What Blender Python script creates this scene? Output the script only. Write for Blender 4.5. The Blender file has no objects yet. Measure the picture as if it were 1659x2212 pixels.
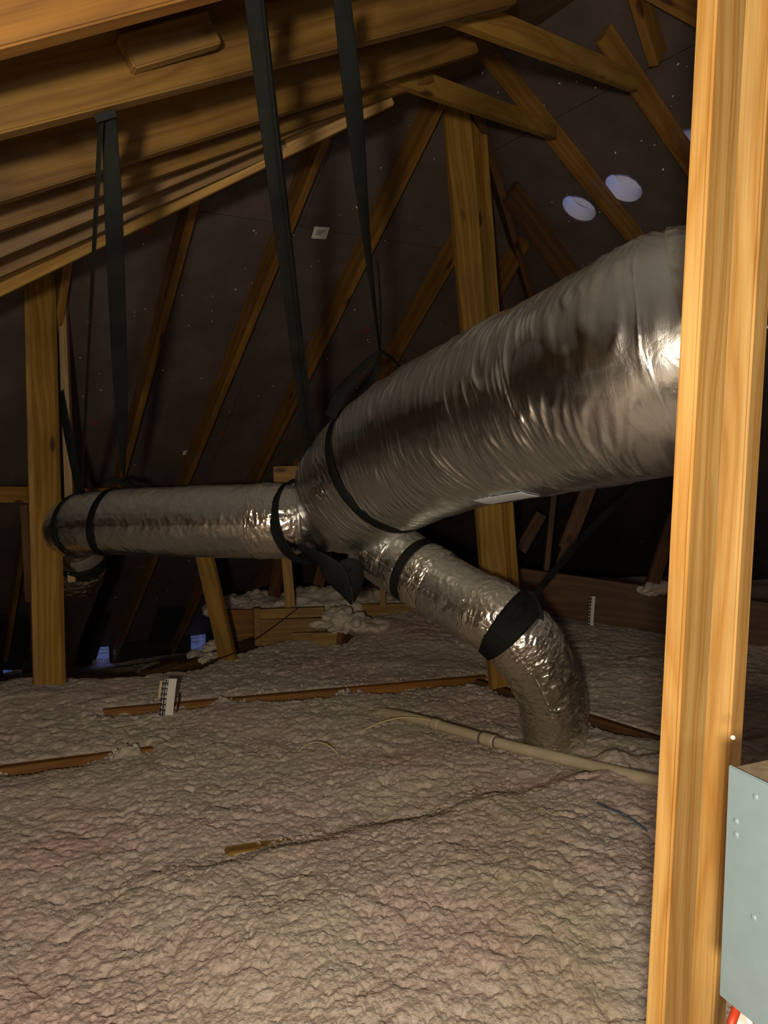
import bpy, bmesh, math, random
import numpy as np
from mathutils import Vector, Matrix
random.seed(7); RNG = np.random.RandomState(11)
SC = bpy.context.scene
COL = SC.collection

# ------------------------------------------------------------------ camera
FPX, CX, CY = 1661.0, 829.5, 1106.0
PITCH = math.radians(5.0); CAMZ = 1.25
cam_d = bpy.data.cameras.new('camera'); cam = bpy.data.objects.new('camera', cam_d); COL.objects.link(cam)
cam.location = (0, 0, CAMZ); cam.rotation_euler = (math.radians(90) - PITCH, 0, 0)
cam_d.sensor_fit = 'HORIZONTAL'; cam_d.sensor_width = 36.0; cam_d.lens = 36.0 * FPX / 1659.0
cam_d.clip_start = 0.02; cam_d.clip_end = 100
SC.camera = cam
CAM = Vector((0, 0, CAMZ)); FW = Vector((0, math.cos(PITCH), -math.sin(PITCH)))
UP = Vector((0, math.sin(PITCH), math.cos(PITCH))); RT = Vector((1, 0, 0))

# ------------------------------------------------------------------ world, lamps, exposure
SC.view_settings.view_transform = 'Standard'; SC.view_settings.look = 'None'
SC.view_settings.exposure = 0.0; SC.view_settings.gamma = 1.0; SC.view_settings.use_curve_mapping = False
W = bpy.data.worlds.new('overcast_sky'); SC.world = W; W.use_nodes = True
bgn = W.node_tree.nodes['Background']; bgn.inputs[0].default_value = (0.17, 0.30, 1.0, 1); bgn.inputs[1].default_value = 4.8
def lamp(name, loc, power, color, radius):
    l = bpy.data.lights.new(name, 'POINT'); l.energy = power; l.color = color; l.shadow_soft_size = radius
    o = bpy.data.objects.new(name, l); COL.objects.link(o); o.location = loc; return o
lamp('work_lamp', (-0.14, -0.42, 1.24), 152, (1.0, 0.86, 0.66), 0.05)
lamp('hatch_daylight_lamp', (0.62, -0.60, 1.30), 18, (0.70, 0.82, 1.0), 0.06)

# ------------------------------------------------------------------ helpers
def ray(u, v): return RT * ((u - CX) / FPX) + UP * ((CY - v) / FPX) + FW
def at(u, v, d): return CAM + ray(u, v) * d                 # a point at forward distance d
def on_z(u, v, z=0.0):
    r = ray(u, v); return CAM + r * ((z - CAMZ) / r.z)
class Plane:                                                # z = c - m * (dir . p)
    def __init__(s, az, m, c): s.d = Vector((math.sin(az), math.cos(az), 0)); s.m = m; s.c = c
    def z(s, x, y): return s.c - s.m * (s.d.x * x + s.d.y * y)
    def hit(s, u, v, off=0.0):
        r = ray(u, v); n = Vector((s.m * s.d.x, s.m * s.d.y, 1)); k = s.c - off * math.sqrt(1 + s.m ** 2)
        return CAM + r * ((k - n.dot(CAM)) / n.dot(r))
    def down(s): return Vector((s.d.x, s.d.y, -s.m)).normalized()
    def level(s): return Vector((s.d.y, -s.d.x, 0))
    def nrm(s): return Vector((s.m * s.d.x, s.m * s.d.y, 1)).normalized()
R = math.radians
PA = Plane(R(-30), 0.80, 0.80 * 6.8)
P = PA.hit(940, 195); H = PA.hit(0, 640)
qd = Vector((-math.sin(R(60)), -math.cos(R(60)), 0))
mB = (P.z - H.z) / (qd.dot(H) - qd.dot(P))
PB = Plane(R(-120), mB, P.z + mB * qd.dot(P))
P2 = PA.hit(1020, 195); mC = 0.66
rd = Vector((math.sin(R(60)), math.cos(R(60)), 0))
PC = Plane(R(60), mC, P2.z + mC * rd.dot(P2))

def prop(o, label=None, cat=None, group=None, kind=None):
    if label: o['label'] = label
    if cat: o['category'] = cat
    if group: o['group'] = group
    if kind: o['kind'] = kind
    return o
def empty(name, loc, label, cat, group=None):
    o = bpy.data.objects.new(name, None); COL.objects.link(o); o.location = loc; o.empty_display_size = 0.05
    return prop(o, label, cat, group)
def link(name, me, mat, parent=None, mw=None):
    o = bpy.data.objects.new(name, me); COL.objects.link(o)
    if mat and not me.materials: me.materials.append(mat)
    if mw is not None:
        o.matrix_world = mw
        if parent: o.matrix_local = Matrix.Translation(-parent.location) @ mw
    elif parent: o.matrix_local = Matrix.Translation(-parent.location)
    if parent: o.parent = parent
    return o
def mesh_np(name, co, quads, uv=None, smooth=True):
    me = bpy.data.meshes.new(name)
    co = np.asarray(co, dtype=np.float32); quads = np.asarray(quads, dtype=np.int32)
    me.vertices.add(len(co)); me.vertices.foreach_set('co', co.ravel())
    me.loops.add(quads.size); me.loops.foreach_set('vertex_index', quads.ravel())
    me.polygons.add(len(quads))
    me.polygons.foreach_set('loop_start', np.arange(0, quads.size, 4, dtype=np.int32))
    me.polygons.foreach_set('loop_total', np.full(len(quads), 4, dtype=np.int32))
    if uv is not None:
        l = me.uv_layers.new(name='UVMap'); l.data.foreach_set('uv', np.asarray(uv, np.float32)[quads.ravel()].ravel())
    me.update(calc_edges=True)
    me.polygons.foreach_set('use_smooth', np.full(len(quads), smooth))
    return me

# numpy gradient noise
PERM = RNG.permutation(256); PERM = np.concatenate([PERM, PERM, PERM]).astype(np.int32)
GR = RNG.normal(size=(256, 3)); GR /= np.linalg.norm(GR, axis=1)[:, None]; GR = GR.astype(np.float32)
def noise3(x, y, z):
    x, y, z = [np.asarray(a, np.float32) for a in np.broadcast_arrays(x, y, z)]
    xi, yi, zi = [np.floor(a).astype(np.int32) for a in (x, y, z)]
    xf, yf, zf = x - xi, y - yi, z - zi; xi &= 255; yi &= 255; zi &= 255
    f = lambda t: t * t * t * (t * (t * 6 - 15) + 10)
    u, v, w = f(xf), f(yf), f(zf); out = 0
    for dx in (0, 1):
        a = PERM[xi + dx]; wx = u if dx else 1 - u
        for dy in (0, 1):
            b = PERM[a + yi + dy]; wy = v if dy else 1 - v
            for dz in (0, 1):
                g = GR[PERM[b + zi + dz] & 255]; wz = w if dz else 1 - w
                out = out + wx * wy * wz * (g[..., 0] * (xf - dx) + g[..., 1] * (yf - dy) + g[..., 2] * (zf - dz))
    return out

# ------------------------------------------------------------------ materials
def new_mat(name):
    m = bpy.data.materials.new(name); m.use_nodes = True
    nt = m.node_tree; return m, nt, nt.nodes['Principled BSDF']
def nd(nt, t, **kw):
    n = nt.nodes.new(t)
    for k, v in kw.items():
        if k in n.inputs: n.inputs[k].default_value = v
        else: setattr(n, k, v)
    return n
def ramp(nt, stops):
    r = nt.nodes.new('ShaderNodeValToRGB'); e = r.color_ramp.elements
    while len(e) < len(stops): e.new(0.5)
    for i, (p, c) in enumerate(stops): e[i].position = p; e[i].color = (*c, 1)
    return r
def plain(name, col, rough=0.6, metal=0.0, nscale=0, namt=0.15):
    m, nt, b = new_mat(name); b.inputs['Base Color'].default_value = (*col, 1)
    b.inputs['Roughness'].default_value = rough; b.inputs['Metallic'].default_value = metal
    if nscale:
        t = nd(nt, 'ShaderNodeTexCoord'); n = nd(nt, 'ShaderNodeTexNoise', Scale=nscale, Detail=5.0)
        nt.links.new(t.outputs['Object'], n.inputs['Vector'])
        r = ramp(nt, [(0.3, tuple(c * (1 - namt) for c in col)), (0.7, tuple(min(1, c * (1 + namt)) for c in col))])
        nt.links.new(n.outputs['Fac'], r.inputs[0]); nt.links.new(r.outputs[0], b.inputs['Base Color'])
        bp = nd(nt, 'ShaderNodeBump', Strength=0.2, Distance=0.002)
        nt.links.new(n.outputs['Fac'], bp.inputs['Height']); nt.links.new(bp.outputs[0], b.inputs['Normal'])
    return m
def wood(name, light, dark, knot, ringscale=26.0, dirt=0.25, rough=0.62, cont=1.0):
    m, nt, b = new_mat(name); L = nt.links.new
    tc = nd(nt, 'ShaderNodeTexCoord'); oi = nd(nt, 'ShaderNodeObjectInfo')
    off = nd(nt, 'ShaderNodeVectorMath', operation='SCALE'); off.inputs[0].default_value = (37.0, 3.1, 5.7); L(oi.outputs['Random'], off.inputs['Scale'])
    add = nd(nt, 'ShaderNodeVectorMath', operation='ADD'); L(tc.outputs['Object'], add.inputs[0]); L(off.outputs[0], add.inputs[1])
    st = nd(nt, 'ShaderNodeVectorMath', operation='MULTIPLY'); L(add.outputs[0], st.inputs[0]); st.inputs[1].default_value = (0.16, 1.0, 1.0)
    n1 = nd(nt, 'ShaderNodeTexNoise', Scale=5.0, Detail=3.0); L(st.outputs[0], n1.inputs['Vector'])
    # ring distance from a heart line beside the board
    sep = nd(nt, 'ShaderNodeSeparateXYZ'); L(st.outputs[0], sep.inputs[0])
    # bands: y+z*0.6 + noise
    ma = nd(nt, 'ShaderNodeMath', operation='MULTIPLY_ADD'); L(sep.outputs['Z'], ma.inputs[0]); ma.inputs[1].default_value = 0.75; L(sep.outputs['Y'], ma.inputs[2])
    mb = nd(nt, 'ShaderNodeMath', operation='MULTIPLY_ADD'); L(n1.outputs['Fac'], mb.inputs[0]); mb.inputs[1].default_value = 0.20; L(ma.outputs[0], mb.inputs[2])
    mc = nd(nt, 'ShaderNodeMath', operation='MULTIPLY'); L(mb.outputs[0], mc.inputs[0]); mc.inputs[1].default_value = ringscale * 6.283
    sn = nd(nt, 'ShaderNodeMath', operation='SINE'); L(mc.outputs[0], sn.inputs[0])
    fr = nd(nt, 'ShaderNodeMapRange'); L(sn.outputs[0], fr.inputs[0]); fr.inputs[1].default_value = -1; fr.inputs[2].default_value = 1
    r1 = ramp(nt, [(0.0, light), (0.45, tuple(l * .6 + d * .4 for l, d in zip(light, dark))), (0.85, tuple(l * (1 - cont) + d * cont for l, d in zip(light, dark))), (1.0, tuple(l * .5 + d * .5 for l, d in zip(light, dark)))])
    L(fr.outputs[0], r1.inputs[0])
    # fine fibre
    fi = nd(nt, 'ShaderNodeVectorMath', operation='MULTIPLY'); L(add.outputs[0], fi.inputs[0]); fi.inputs[1].default_value = (6, 260, 260)
    n2 = nd(nt, 'ShaderNodeTexNoise', Scale=1.0, Detail=3.0); L(fi.outputs[0], n2.inputs['Vector'])
    mx = nd(nt, 'ShaderNodeMix', data_type='RGBA', blend_type='MULTIPLY'); mx.inputs[0].default_value = 0.35
    L(r1.outputs[0], mx.inputs[6]); r2 = ramp(nt, [(0.35, (0.55, 0.5, 0.45)), (0.6, (1, 1, 1))]); L(n2.outputs['Fac'], r2.inputs[0]); L(r2.outputs[0], mx.inputs[7])
    # knots
    ks = nd(nt, 'ShaderNodeVectorMath', operation='MULTIPLY'); L(add.outputs[0], ks.inputs[0]); ks.inputs[1].default_value = (2.6, 7.0, 7.0)
    vo = nd(nt, 'ShaderNodeTexVoronoi', Scale=1.0); L(ks.outputs[0], vo.inputs['Vector'])
    r3 = ramp(nt, [(0.07, (1, 1, 1)), (0.13, (0, 0, 0))]); L(vo.outputs['Distance'], r3.inputs[0])
    mk = nd(nt, 'ShaderNodeMix', data_type='RGBA'); L(r3.outputs[0], mk.inputs[0]); L(mx.outputs[2], mk.inputs[6]); mk.inputs[7].default_value = (*knot, 1)
    # dirt / handling stains
    n3 = nd(nt, 'ShaderNodeTexNoise', Scale=2.3, Detail=6.0); L(add.outputs[0], n3.inputs['Vector'])
    r4 = ramp(nt, [(0.38, (1 - dirt,) * 3), (0.62, (1, 1, 1))]); L(n3.outputs['Fac'], r4.inputs[0])
    md = nd(nt, 'ShaderNodeMix', data_type='RGBA', blend_type='MULTIPLY'); md.inputs[0].default_value = 1.0
    L(mk.outputs[2], md.inputs[6]); L(r4.outputs[0], md.inputs[7]); L(md.outputs[2], b.inputs['Base Color'])
    b.inputs['Roughness'].default_value = rough
    bp = nd(nt, 'ShaderNodeBump', Strength=0.35, Distance=0.001); L(n2.outputs['Fac'], bp.inputs['Height']); L(bp.outputs[0], b.inputs['Normal'])
    return m
M = {}
M['post'] = wood('fresh_pine', (0.68, 0.42, 0.14), (0.52, 0.26, 0.052), (0.16, 0.07, 0.02), 24, 0.16)
M['rafter'] = wood('rafter_pine', (0.30, 0.155, 0.030), (0.22, 0.10, 0.014), (0.09, 0.03, 0.008), 20, 0.35)
M['orange'] = wood('orange_pine', (0.36, 0.16, 0.026), (0.24, 0.09, 0.012), (0.09, 0.03, 0.008), 22, 0.35)
M['rafterL'] = wood('dusty_rafter_pine', (0.20, 0.108, 0.019), (0.13, 0.060, 0.008), (0.05, 0.018, 0.005), 20, 0.4)
M['rafterN'] = wood('orange_rafter_pine', (0.26, 0.115, 0.013), (0.18, 0.075, 0.008), (0.05, 0.018, 0.005), 20, 0.3)
M['stud'] = wood('yellow_pine', (0.38, 0.225, 0.040), (0.28, 0.14, 0.020), (0.10, 0.04, 0.01), 24, 0.3)
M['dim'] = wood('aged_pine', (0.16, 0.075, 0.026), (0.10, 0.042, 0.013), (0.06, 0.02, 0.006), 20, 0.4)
M['pale'] = wood('pale_pine', (0.42, 0.29, 0.14), (0.34, 0.2, 0.08), (0.12, 0.05, 0.015), 24, 0.2)
M['shingle'] = plain('roofing_felt', (0.03, 0.03, 0.03), 0.9)
M['drywall'] = plain('attic_drywall', (0.35, 0.33, 0.30), 0.9, nscale=12)
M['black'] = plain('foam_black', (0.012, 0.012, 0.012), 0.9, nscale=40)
M['pvc'] = plain('aged_pvc', (0.52, 0.45, 0.31), 0.42, nscale=9, namt=0.12)
M['wire_y'] = plain('yellow_wire', (0.62, 0.52, 0.25), 0.5)
M['wire_k'] = plain('dark_wire', (0.05, 0.02, 0.012), 0.5)
M['wire_b'] = plain('blue_wire', (0.04, 0.12, 0.22), 0.45)
M['red'] = plain('red_cable', (0.55, 0.055, 0.02), 0.45)
M['white'] = plain('white_plastic', (0.75, 0.75, 0.75), 0.45)
M['paper'] = plain('label_paper', (0.74, 0.72, 0.66), 0.7)
M['ink'] = plain('black_ink', (0.015, 0.015, 0.015), 0.6)
M['redink'] = plain('red_ink', (0.35, 0.03, 0.02), 0.8)
M['ventw'] = plain('white_vent_metal', (0.80, 0.80, 0.86), 0.5)
M['nail'] = plain('nail_steel', (0.75, 0.72, 0.68), 0.25, 0.9)
M['label'] = plain('glossy_label', (0.85, 0.90, 1.0), 0.35)
M['steel'] = plain('grey_enamel', (0.25, 0.35, 0.40), 0.38, 0.15, nscale=30, namt=0.05)
M['dusty'] = plain('dusty_enamel', (0.30, 0.25, 0.17), 0.75, nscale=60, namt=0.25)
M['fleck'] = plain('insulation_fleck', (0.8, 0.76, 0.72), 0.8)
def deck_mat():
    m, nt, b = new_mat('roof_sheathing'); L = nt.links.new
    t = nd(nt, 'ShaderNodeTexCoord'); n = nd(nt, 'ShaderNodeTexNoise', Scale=3.0, Detail=8.0, Roughness=0.65); L(t.outputs['Object'], n.inputs['Vector'])
    r = ramp(nt, [(0.3, (0.065, 0.047, 0.041)), (0.55, (0.10, 0.075, 0.066)), (0.75, (0.13, 0.10, 0.088))]); L(n.outputs['Fac'], r.inputs[0])
    L(r.outputs[0], b.inputs['Base Color']); b.inputs['Roughness'].default_value = 0.7
    n2 = nd(nt, 'ShaderNodeTexVoronoi', Scale=35.0); L(t.outputs['Object'], n2.inputs['Vector'])
    bp = nd(nt, 'ShaderNodeBump', Strength=0.25, Distance=0.002); L(n2.outputs['Distance'], bp.inputs['Height']); L(bp.outputs[0], b.inputs['Normal'])
    return m
M['deck'] = deck_mat()
def plywood_mat():
    m, nt, b = new_mat('osb_deck_warm'); L = nt.links.new
    t = nd(nt, 'ShaderNodeTexCoord'); n = nd(nt, 'ShaderNodeTexNoise', Scale=4.0, Detail=8.0, Roughness=0.65); L(t.outputs['Object'], n.inputs['Vector'])
    r = ramp(nt, [(0.3, (0.10, 0.060, 0.024)), (0.55, (0.16, 0.098, 0.042)), (0.75, (0.20, 0.13, 0.06))]); L(n.outputs['Fac'], r.inputs[0])
    L(r.outputs[0], b.inputs['Base Color']); b.inputs['Roughness'].default_value = 0.7
    return m
M['deckB'] = plywood_mat()
def webbing_mat():
    m, nt, b = new_mat('black_webbing'); L = nt.links.new
    t = nd(nt, 'ShaderNodeTexCoord'); w = nd(nt, 'ShaderNodeTexWave', Scale=130.0, Distortion=0.5); w.bands_direction = 'X'
    L(t.outputs['UV'], w.inputs['Vector']); w2 = nd(nt, 'ShaderNodeTexWave', Scale=60.0, Distortion=0.3); w2.bands_direction = 'Y'; L(t.outputs['UV'], w2.inputs['Vector'])
    ad = nd(nt, 'ShaderNodeMath', operation='ADD'); L(w.outputs['Fac'], ad.inputs[0]); L(w2.outputs['Fac'], ad.inputs[1])
    n = nd(nt, 'ShaderNodeTexNoise', Scale=6.0, Detail=4.0); L(t.outputs['Object'], n.inputs['Vector'])
    r = ramp(nt, [(0.35, (0.004, 0.005, 0.005)), (0.7, (0.014, 0.017, 0.015))]); L(n.outputs['Fac'], r.inputs[0]); L(r.outputs[0], b.inputs['Base Color'])
    b.inputs['Roughness'].default_value = 0.7; b.inputs['Specular IOR Level'].default_value = 0.25
    bp = nd(nt, 'ShaderNodeBump', Strength=0.5, Distance=0.001); L(ad.outputs[0], bp.inputs['Height']); L(bp.outputs[0], b.inputs['Normal'])
    return m
M['web'] = webbing_mat()
def foil_mat(name, col, rough, fine, strength, su=1.0, sv=1.0, dust=0.55):
    m, nt, b = new_mat(name); L = nt.links.new
    t = nd(nt, 'ShaderNodeTexCoord'); mp = nd(nt, 'ShaderNodeVectorMath', operation='MULTIPLY'); L(t.outputs['UV'], mp.inputs[0]); mp.inputs[1].default_value = (su, sv, 1)
    n = nd(nt, 'ShaderNodeTexNoise', Scale=fine, Detail=6.0, Roughness=0.6, Distortion=0.6); L(mp.outputs[0], n.inputs['Vector'])
    v = nd(nt, 'ShaderNodeTexVoronoi', Scale=fine * 0.8, feature='DISTANCE_TO_EDGE'); L(mp.outputs[0], v.inputs['Vector'])
    mu = nd(nt, 'ShaderNodeMath', operation='MULTIPLY_ADD'); L(v.outputs[0], mu.inputs[0]); mu.inputs[1].default_value = -0.25; L(n.outputs['Fac'], mu.inputs[2])
    bp = nd(nt, 'ShaderNodeBump', Strength=strength, Distance=0.004); L(mu.outputs[0], bp.inputs['Height']); L(bp.outputs[0], b.inputs['Normal'])
    # upward faces paler and less metallic: a lit top put into the colour
    ge = nd(nt, 'ShaderNodeNewGeometry'); sx = nd(nt, 'ShaderNodeSeparateXYZ'); L(ge.outputs['Normal'], sx.inputs[0])
    du = nd(nt, 'ShaderNodeMapRange'); L(sx.outputs['Z'], du.inputs[0]); du.inputs[1].default_value = 0.05; du.inputs[2].default_value = 0.85; du.inputs[3].default_value = 0.0; du.inputs[4].default_value = dust
    cm = nd(nt, 'ShaderNodeMix', data_type='RGBA'); L(du.outputs[0], cm.inputs[0]); cm.inputs[6].default_value = (*col, 1); cm.inputs[7].default_value = (0.56, 0.54, 0.46, 1); L(cm.outputs[2], b.inputs['Base Color'])
    iv = nd(nt, 'ShaderNodeMath', operation='SUBTRACT'); iv.inputs[0].default_value = 1.0; L(du.outputs[0], iv.inputs[1]); L(iv.outputs[0], b.inputs['Metallic'])
    n3 = nd(nt, 'ShaderNodeTexNoise', Scale=7.0, Detail=4.0); L(t.outputs['UV'], n3.inputs['Vector'])
    mr = nd(nt, 'ShaderNodeMapRange'); L(n3.outputs['Fac'], mr.inputs[0]); mr.inputs[3].default_value = rough * 0.7; mr.inputs[4].default_value = rough * 1.4
    L(mr.outputs[0], b.inputs['Roughness'])
    return m
M['foil_big'] = foil_mat('foil_jacket_large', (0.74, 0.76, 0.76), 0.25, 14, 0.5, 5.0, 1.0)
M['foil'] = foil_mat('foil_jacket', (0.66, 0.67, 0.65), 0.26, 20, 0.35, 2.0, 1.0)
M['foil_loose'] = foil_mat('foil_loose', (0.70, 0.69, 0.62), 0.20, 24, 0.45, 1.8, 1.0, 0.15)
M['tape'] = foil_mat('foil_tape', (0.86, 0.83, 0.76), 0.16, 40, 0.4, 2.0, 1.0, 0.5)
def insul_mat():
    m, nt, b = new_mat('loose_fill_fibreglass'); L = nt.links.new
    t = nd(nt, 'ShaderNodeTexCoord')
    n = nd(nt, 'ShaderNodeTexNoise', Scale=1.6, Detail=3.0); L(t.outputs['Object'], n.inputs['Vector'])
    r = ramp(nt, [(0.36, (0.70, 0.63, 0.51)), (0.50, (0.71, 0.62, 0.54)), (0.66, (0.75, 0.57, 0.52))]); L(n.outputs['Fac'], r.inputs[0])
    n2 = nd(nt, 'ShaderNodeTexNoise', Scale=55.0, Detail=6.0, Roughness=0.7); L(t.outputs['Object'], n2.inputs['Vector'])
    r2 = ramp(nt, [(0.3, (0.80, 0.78, 0.76)), (0.6, (1, 1, 1))]); L(n2.outputs['Fac'], r2.inputs[0])
    mx = nd(nt, 'ShaderNodeMix', data_type='RGBA', blend_type='MULTIPLY'); mx.inputs[0].default_value = 1.0; L(r.outputs[0], mx.inputs[6]); L(r2.outputs[0], mx.inputs[7])
    L(mx.outputs[2], b.inputs['Base Color']); b.inputs['Roughness'].default_value = 0.95; b.inputs['Specular IOR Level'].default_value = 0.1
    n4 = nd(nt, 'ShaderNodeTexNoise', Scale=120.0, Detail=4.0, Roughness=0.7); L(t.outputs['Object'], n4.inputs['Vector'])
    bp = nd(nt, 'ShaderNodeBump', Strength=1.0, Distance=0.007); L(n4.outputs['Fac'], bp.inputs['Height']); L(bp.outputs[0], b.inputs['Normal'])
    return m
M['insul'] = insul_mat()

# ------------------------------------------------------------------ shape builders
def box_bm(bm, x0, x1, y0, y1, z0, z1, bev=0.0):
    vs = [bm.verts.new(c) for c in ((x0,y0,z0),(x1,y0,z0),(x1,y1,z0),(x0,y1,z0),(x0,y0,z1),(x1,y0,z1),(x1,y1,z1),(x0,y1,z1))]
    fs = [bm.faces.new([vs[i] for i in f]) for f in ((0,3,2,1),(4,5,6,7),(0,1,5,4),(1,2,6,5),(2,3,7,6),(3,0,4,7))]
    if bev:
        es = {e for f in fs for e in f.edges}
        bmesh.ops.bevel(bm, geom=list(es), offset=bev, segments=2, affect='EDGES')
def finish(bm, name):
    me = bpy.data.meshes.new(name); bmesh.ops.recalc_face_normals(bm, faces=bm.faces); bm.to_mesh(me); bm.free(); return me
def frame(xa, za, loc):
    x = xa.normalized(); y = za.cross(x).normalized(); z = x.cross(y)
    return Matrix((( x.x, y.x, z.x, loc.x), (x.y, y.y, z.y, loc.y), (x.z, y.z, z.z, loc.z), (0, 0, 0, 1)))
def beam(name, p0, p1, up, w, h, mat, parent=None, label=None, cat=None, group=None, ay=0.5, az=0.5, bev=0.003, segs=0, bow=0.0):
    """a sawn board from p0 to p1; local x along, z along up (h), y across (w); ay/az say where the line sits in it"""
    d = p1 - p0; Lh = d.length; bm = bmesh.new()
    box_bm(bm, 0, Lh, -w * ay, w * (1 - ay), -h * az, h * (1 - az), bev)
    o = link(name, finish(bm, name), mat, parent, frame(d, up, p0))
    return prop(o, label, cat, group)
def catmull(pts, n):
    pts = [np.array(p, float) for p in pts]; pts = [2 * pts[0] - pts[1]] + pts + [2 * pts[-1] - pts[-2]]
    out = []; m = len(pts) - 3
    for i in range(n):
        t = i / (n - 1) * m; k = min(int(t), m - 1); f = t - k
        a, b, c, d = pts[k:k + 4]
        out.append(0.5 * (2 * b + (c - a) * f + (2 * a - 5 * b + 4 * c - d) * f * f + (3 * b - 3 * c + d - a) * f ** 3))
    return np.array(out)
class Path:
    def __init__(s, ctrl, n=300):                                   # ctrl: list of (Vector, radius)
        a = catmull([(*c[0], c[1]) for c in ctrl], n); s.p = a[:, :3]; s.r = a[:, 3]
        t = np.gradient(s.p, axis=0); s.t = t / np.linalg.norm(t, axis=1)[:, None]
        s.s = np.concatenate([[0], np.cumsum(np.linalg.norm(np.diff(s.p, axis=0), axis=1))])
        u = np.cross(s.t[0], [0, 0, 1.0]); u /= np.linalg.norm(u); U = [u]
        for i in range(1, n):
            u = u - s.t[i] * np.dot(u, s.t[i]); u /= np.linalg.norm(u); U.append(u)
        s.u = np.array(U); s.v = np.cross(s.t, s.u); s.L = s.s[-1]
    def get(s, q):
        f = lambda A: np.stack([np.interp(q, s.s, A[:, k]) for k in range(3)], -1)
        return f(s.p), f(s.t), f(s.u), f(s.v), np.interp(q, s.s, s.r)
def tube(name, path, s0, s1, ns, nt, disp, mat, parent=None, extra=0.0, tilt=None, caps=False, flip=0.0):
    q = np.linspace(s0, s1, ns)[:, None] * np.ones((1, nt)); th = np.linspace(0, 2 * np.pi, nt + 1)[:-1][None, :] * np.ones((ns, 1))
    if tilt: q = q + tilt(th)
    q = np.clip(q, 0, path.L); c, t, u, v, r = path.get(q)
    rr = r + extra + (disp(q, th, r) if disp else 0)
    dirv = u * np.cos(th)[..., None] + v * np.sin(th)[..., None]
    co = (c + dirv * rr[..., None]).reshape(-1, 3)
    uv = np.stack([q, th * 0.25], -1).reshape(-1, 2)
    i = np.arange(ns - 1)[:, None]; j = np.arange(nt)[None, :]; j2 = (j + 1) % nt
    quads = np.stack([i * nt + j, (i + 1) * nt + j, (i + 1) * nt + j2, i * nt + j2], -1).reshape(-1, 4)
    if caps:
        for row, s_ in ((0, 1), (ns - 1, -1)):
            base = len(co); cc = co[row * nt:(row + 1) * nt].mean(0)
            inner = cc + (co[row * nt:(row + 1) * nt] - cc) * 0.02; co = np.vstack([co, inner]); uv = np.vstack([uv, uv[row * nt:(row + 1) * nt]])
            jj = np.arange(nt); j3 = (jj + 1) % nt
            qd_ = np.stack([row * nt + jj, row * nt + j3, base + j3, base + jj], -1)
            quads = np.vstack([quads, qd_[:, ::s_]])
    me = mesh_np(name, co, quads, uv)
    return link(name, me, mat, parent)
def ribbon(name, pts, widths, normals, mat, parent=None, thick=0.0022, n=60, edge=True):
    """flat webbing through pts; normals say which way its face looks"""
    a = catmull([(*p, w, *nn) for p, w, nn in zip(pts, widths, normals)], n)
    p = a[:, :3]; w = a[:, 3]; nn = a[:, 4:7]; t = np.gradient(p, axis=0); t /= np.linalg.norm(t, axis=1)[:, None]
    side = np.cross(t, nn); side /= np.linalg.norm(side, axis=1)[:, None]; fn = np.cross(side, t)
    K = 8; prof = np.linspace(-1, 1, K + 1); s = np.concatenate([[0], np.cumsum(np.linalg.norm(np.diff(p, axis=0), axis=1))])
    rows = []; uvs = []
    for k in prof:
        bulge = 0.06 * (1 - k * k) * w
        rows.append(p + side * (k * w / 2)[:, None] + fn * (bulge + thick / 2)[:, None]); uvs.append(np.stack([s, np.full(n, k * 0.025)], -1))
    for k in prof[::-1]:
        bulge = 0.06 * (1 - k * k) * w
        rows.append(p + side * (k * w / 2)[:, None] + fn * (bulge - thick / 2)[:, None]); uvs.append(np.stack([s, np.full(n, k * 0.025)], -1))
    m = len(rows); co = np.stack(rows, 1).reshape(-1, 3); uv = np.stack(uvs, 1).reshape(-1, 2)
    i = np.arange(n - 1)[:, None]; j = np.arange(m)[None, :]; j2 = (j + 1) % m
    quads = np.stack([i * m + j, i * m + j2, (i + 1) * m + j2, (i + 1) * m + j], -1).reshape(-1, 4)
    ends = []
    for b in (0, (n - 1) * m):
        for k in range(K): ends.append((b + k, b + k + 1, b + m - 2 - k, b + m - 1 - k))
    quads = np.vstack([quads, np.array(ends)])
    return link(name, mesh_np(name, co, quads, uv), mat, parent)
def wire(name, pts, r, mat, parent=None, n=50, nt=8):
    pa = Path([(p, r) for p in pts], n); return tube(name, pa, 0, pa.L, n, nt, None, mat, parent, caps=True)

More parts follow.
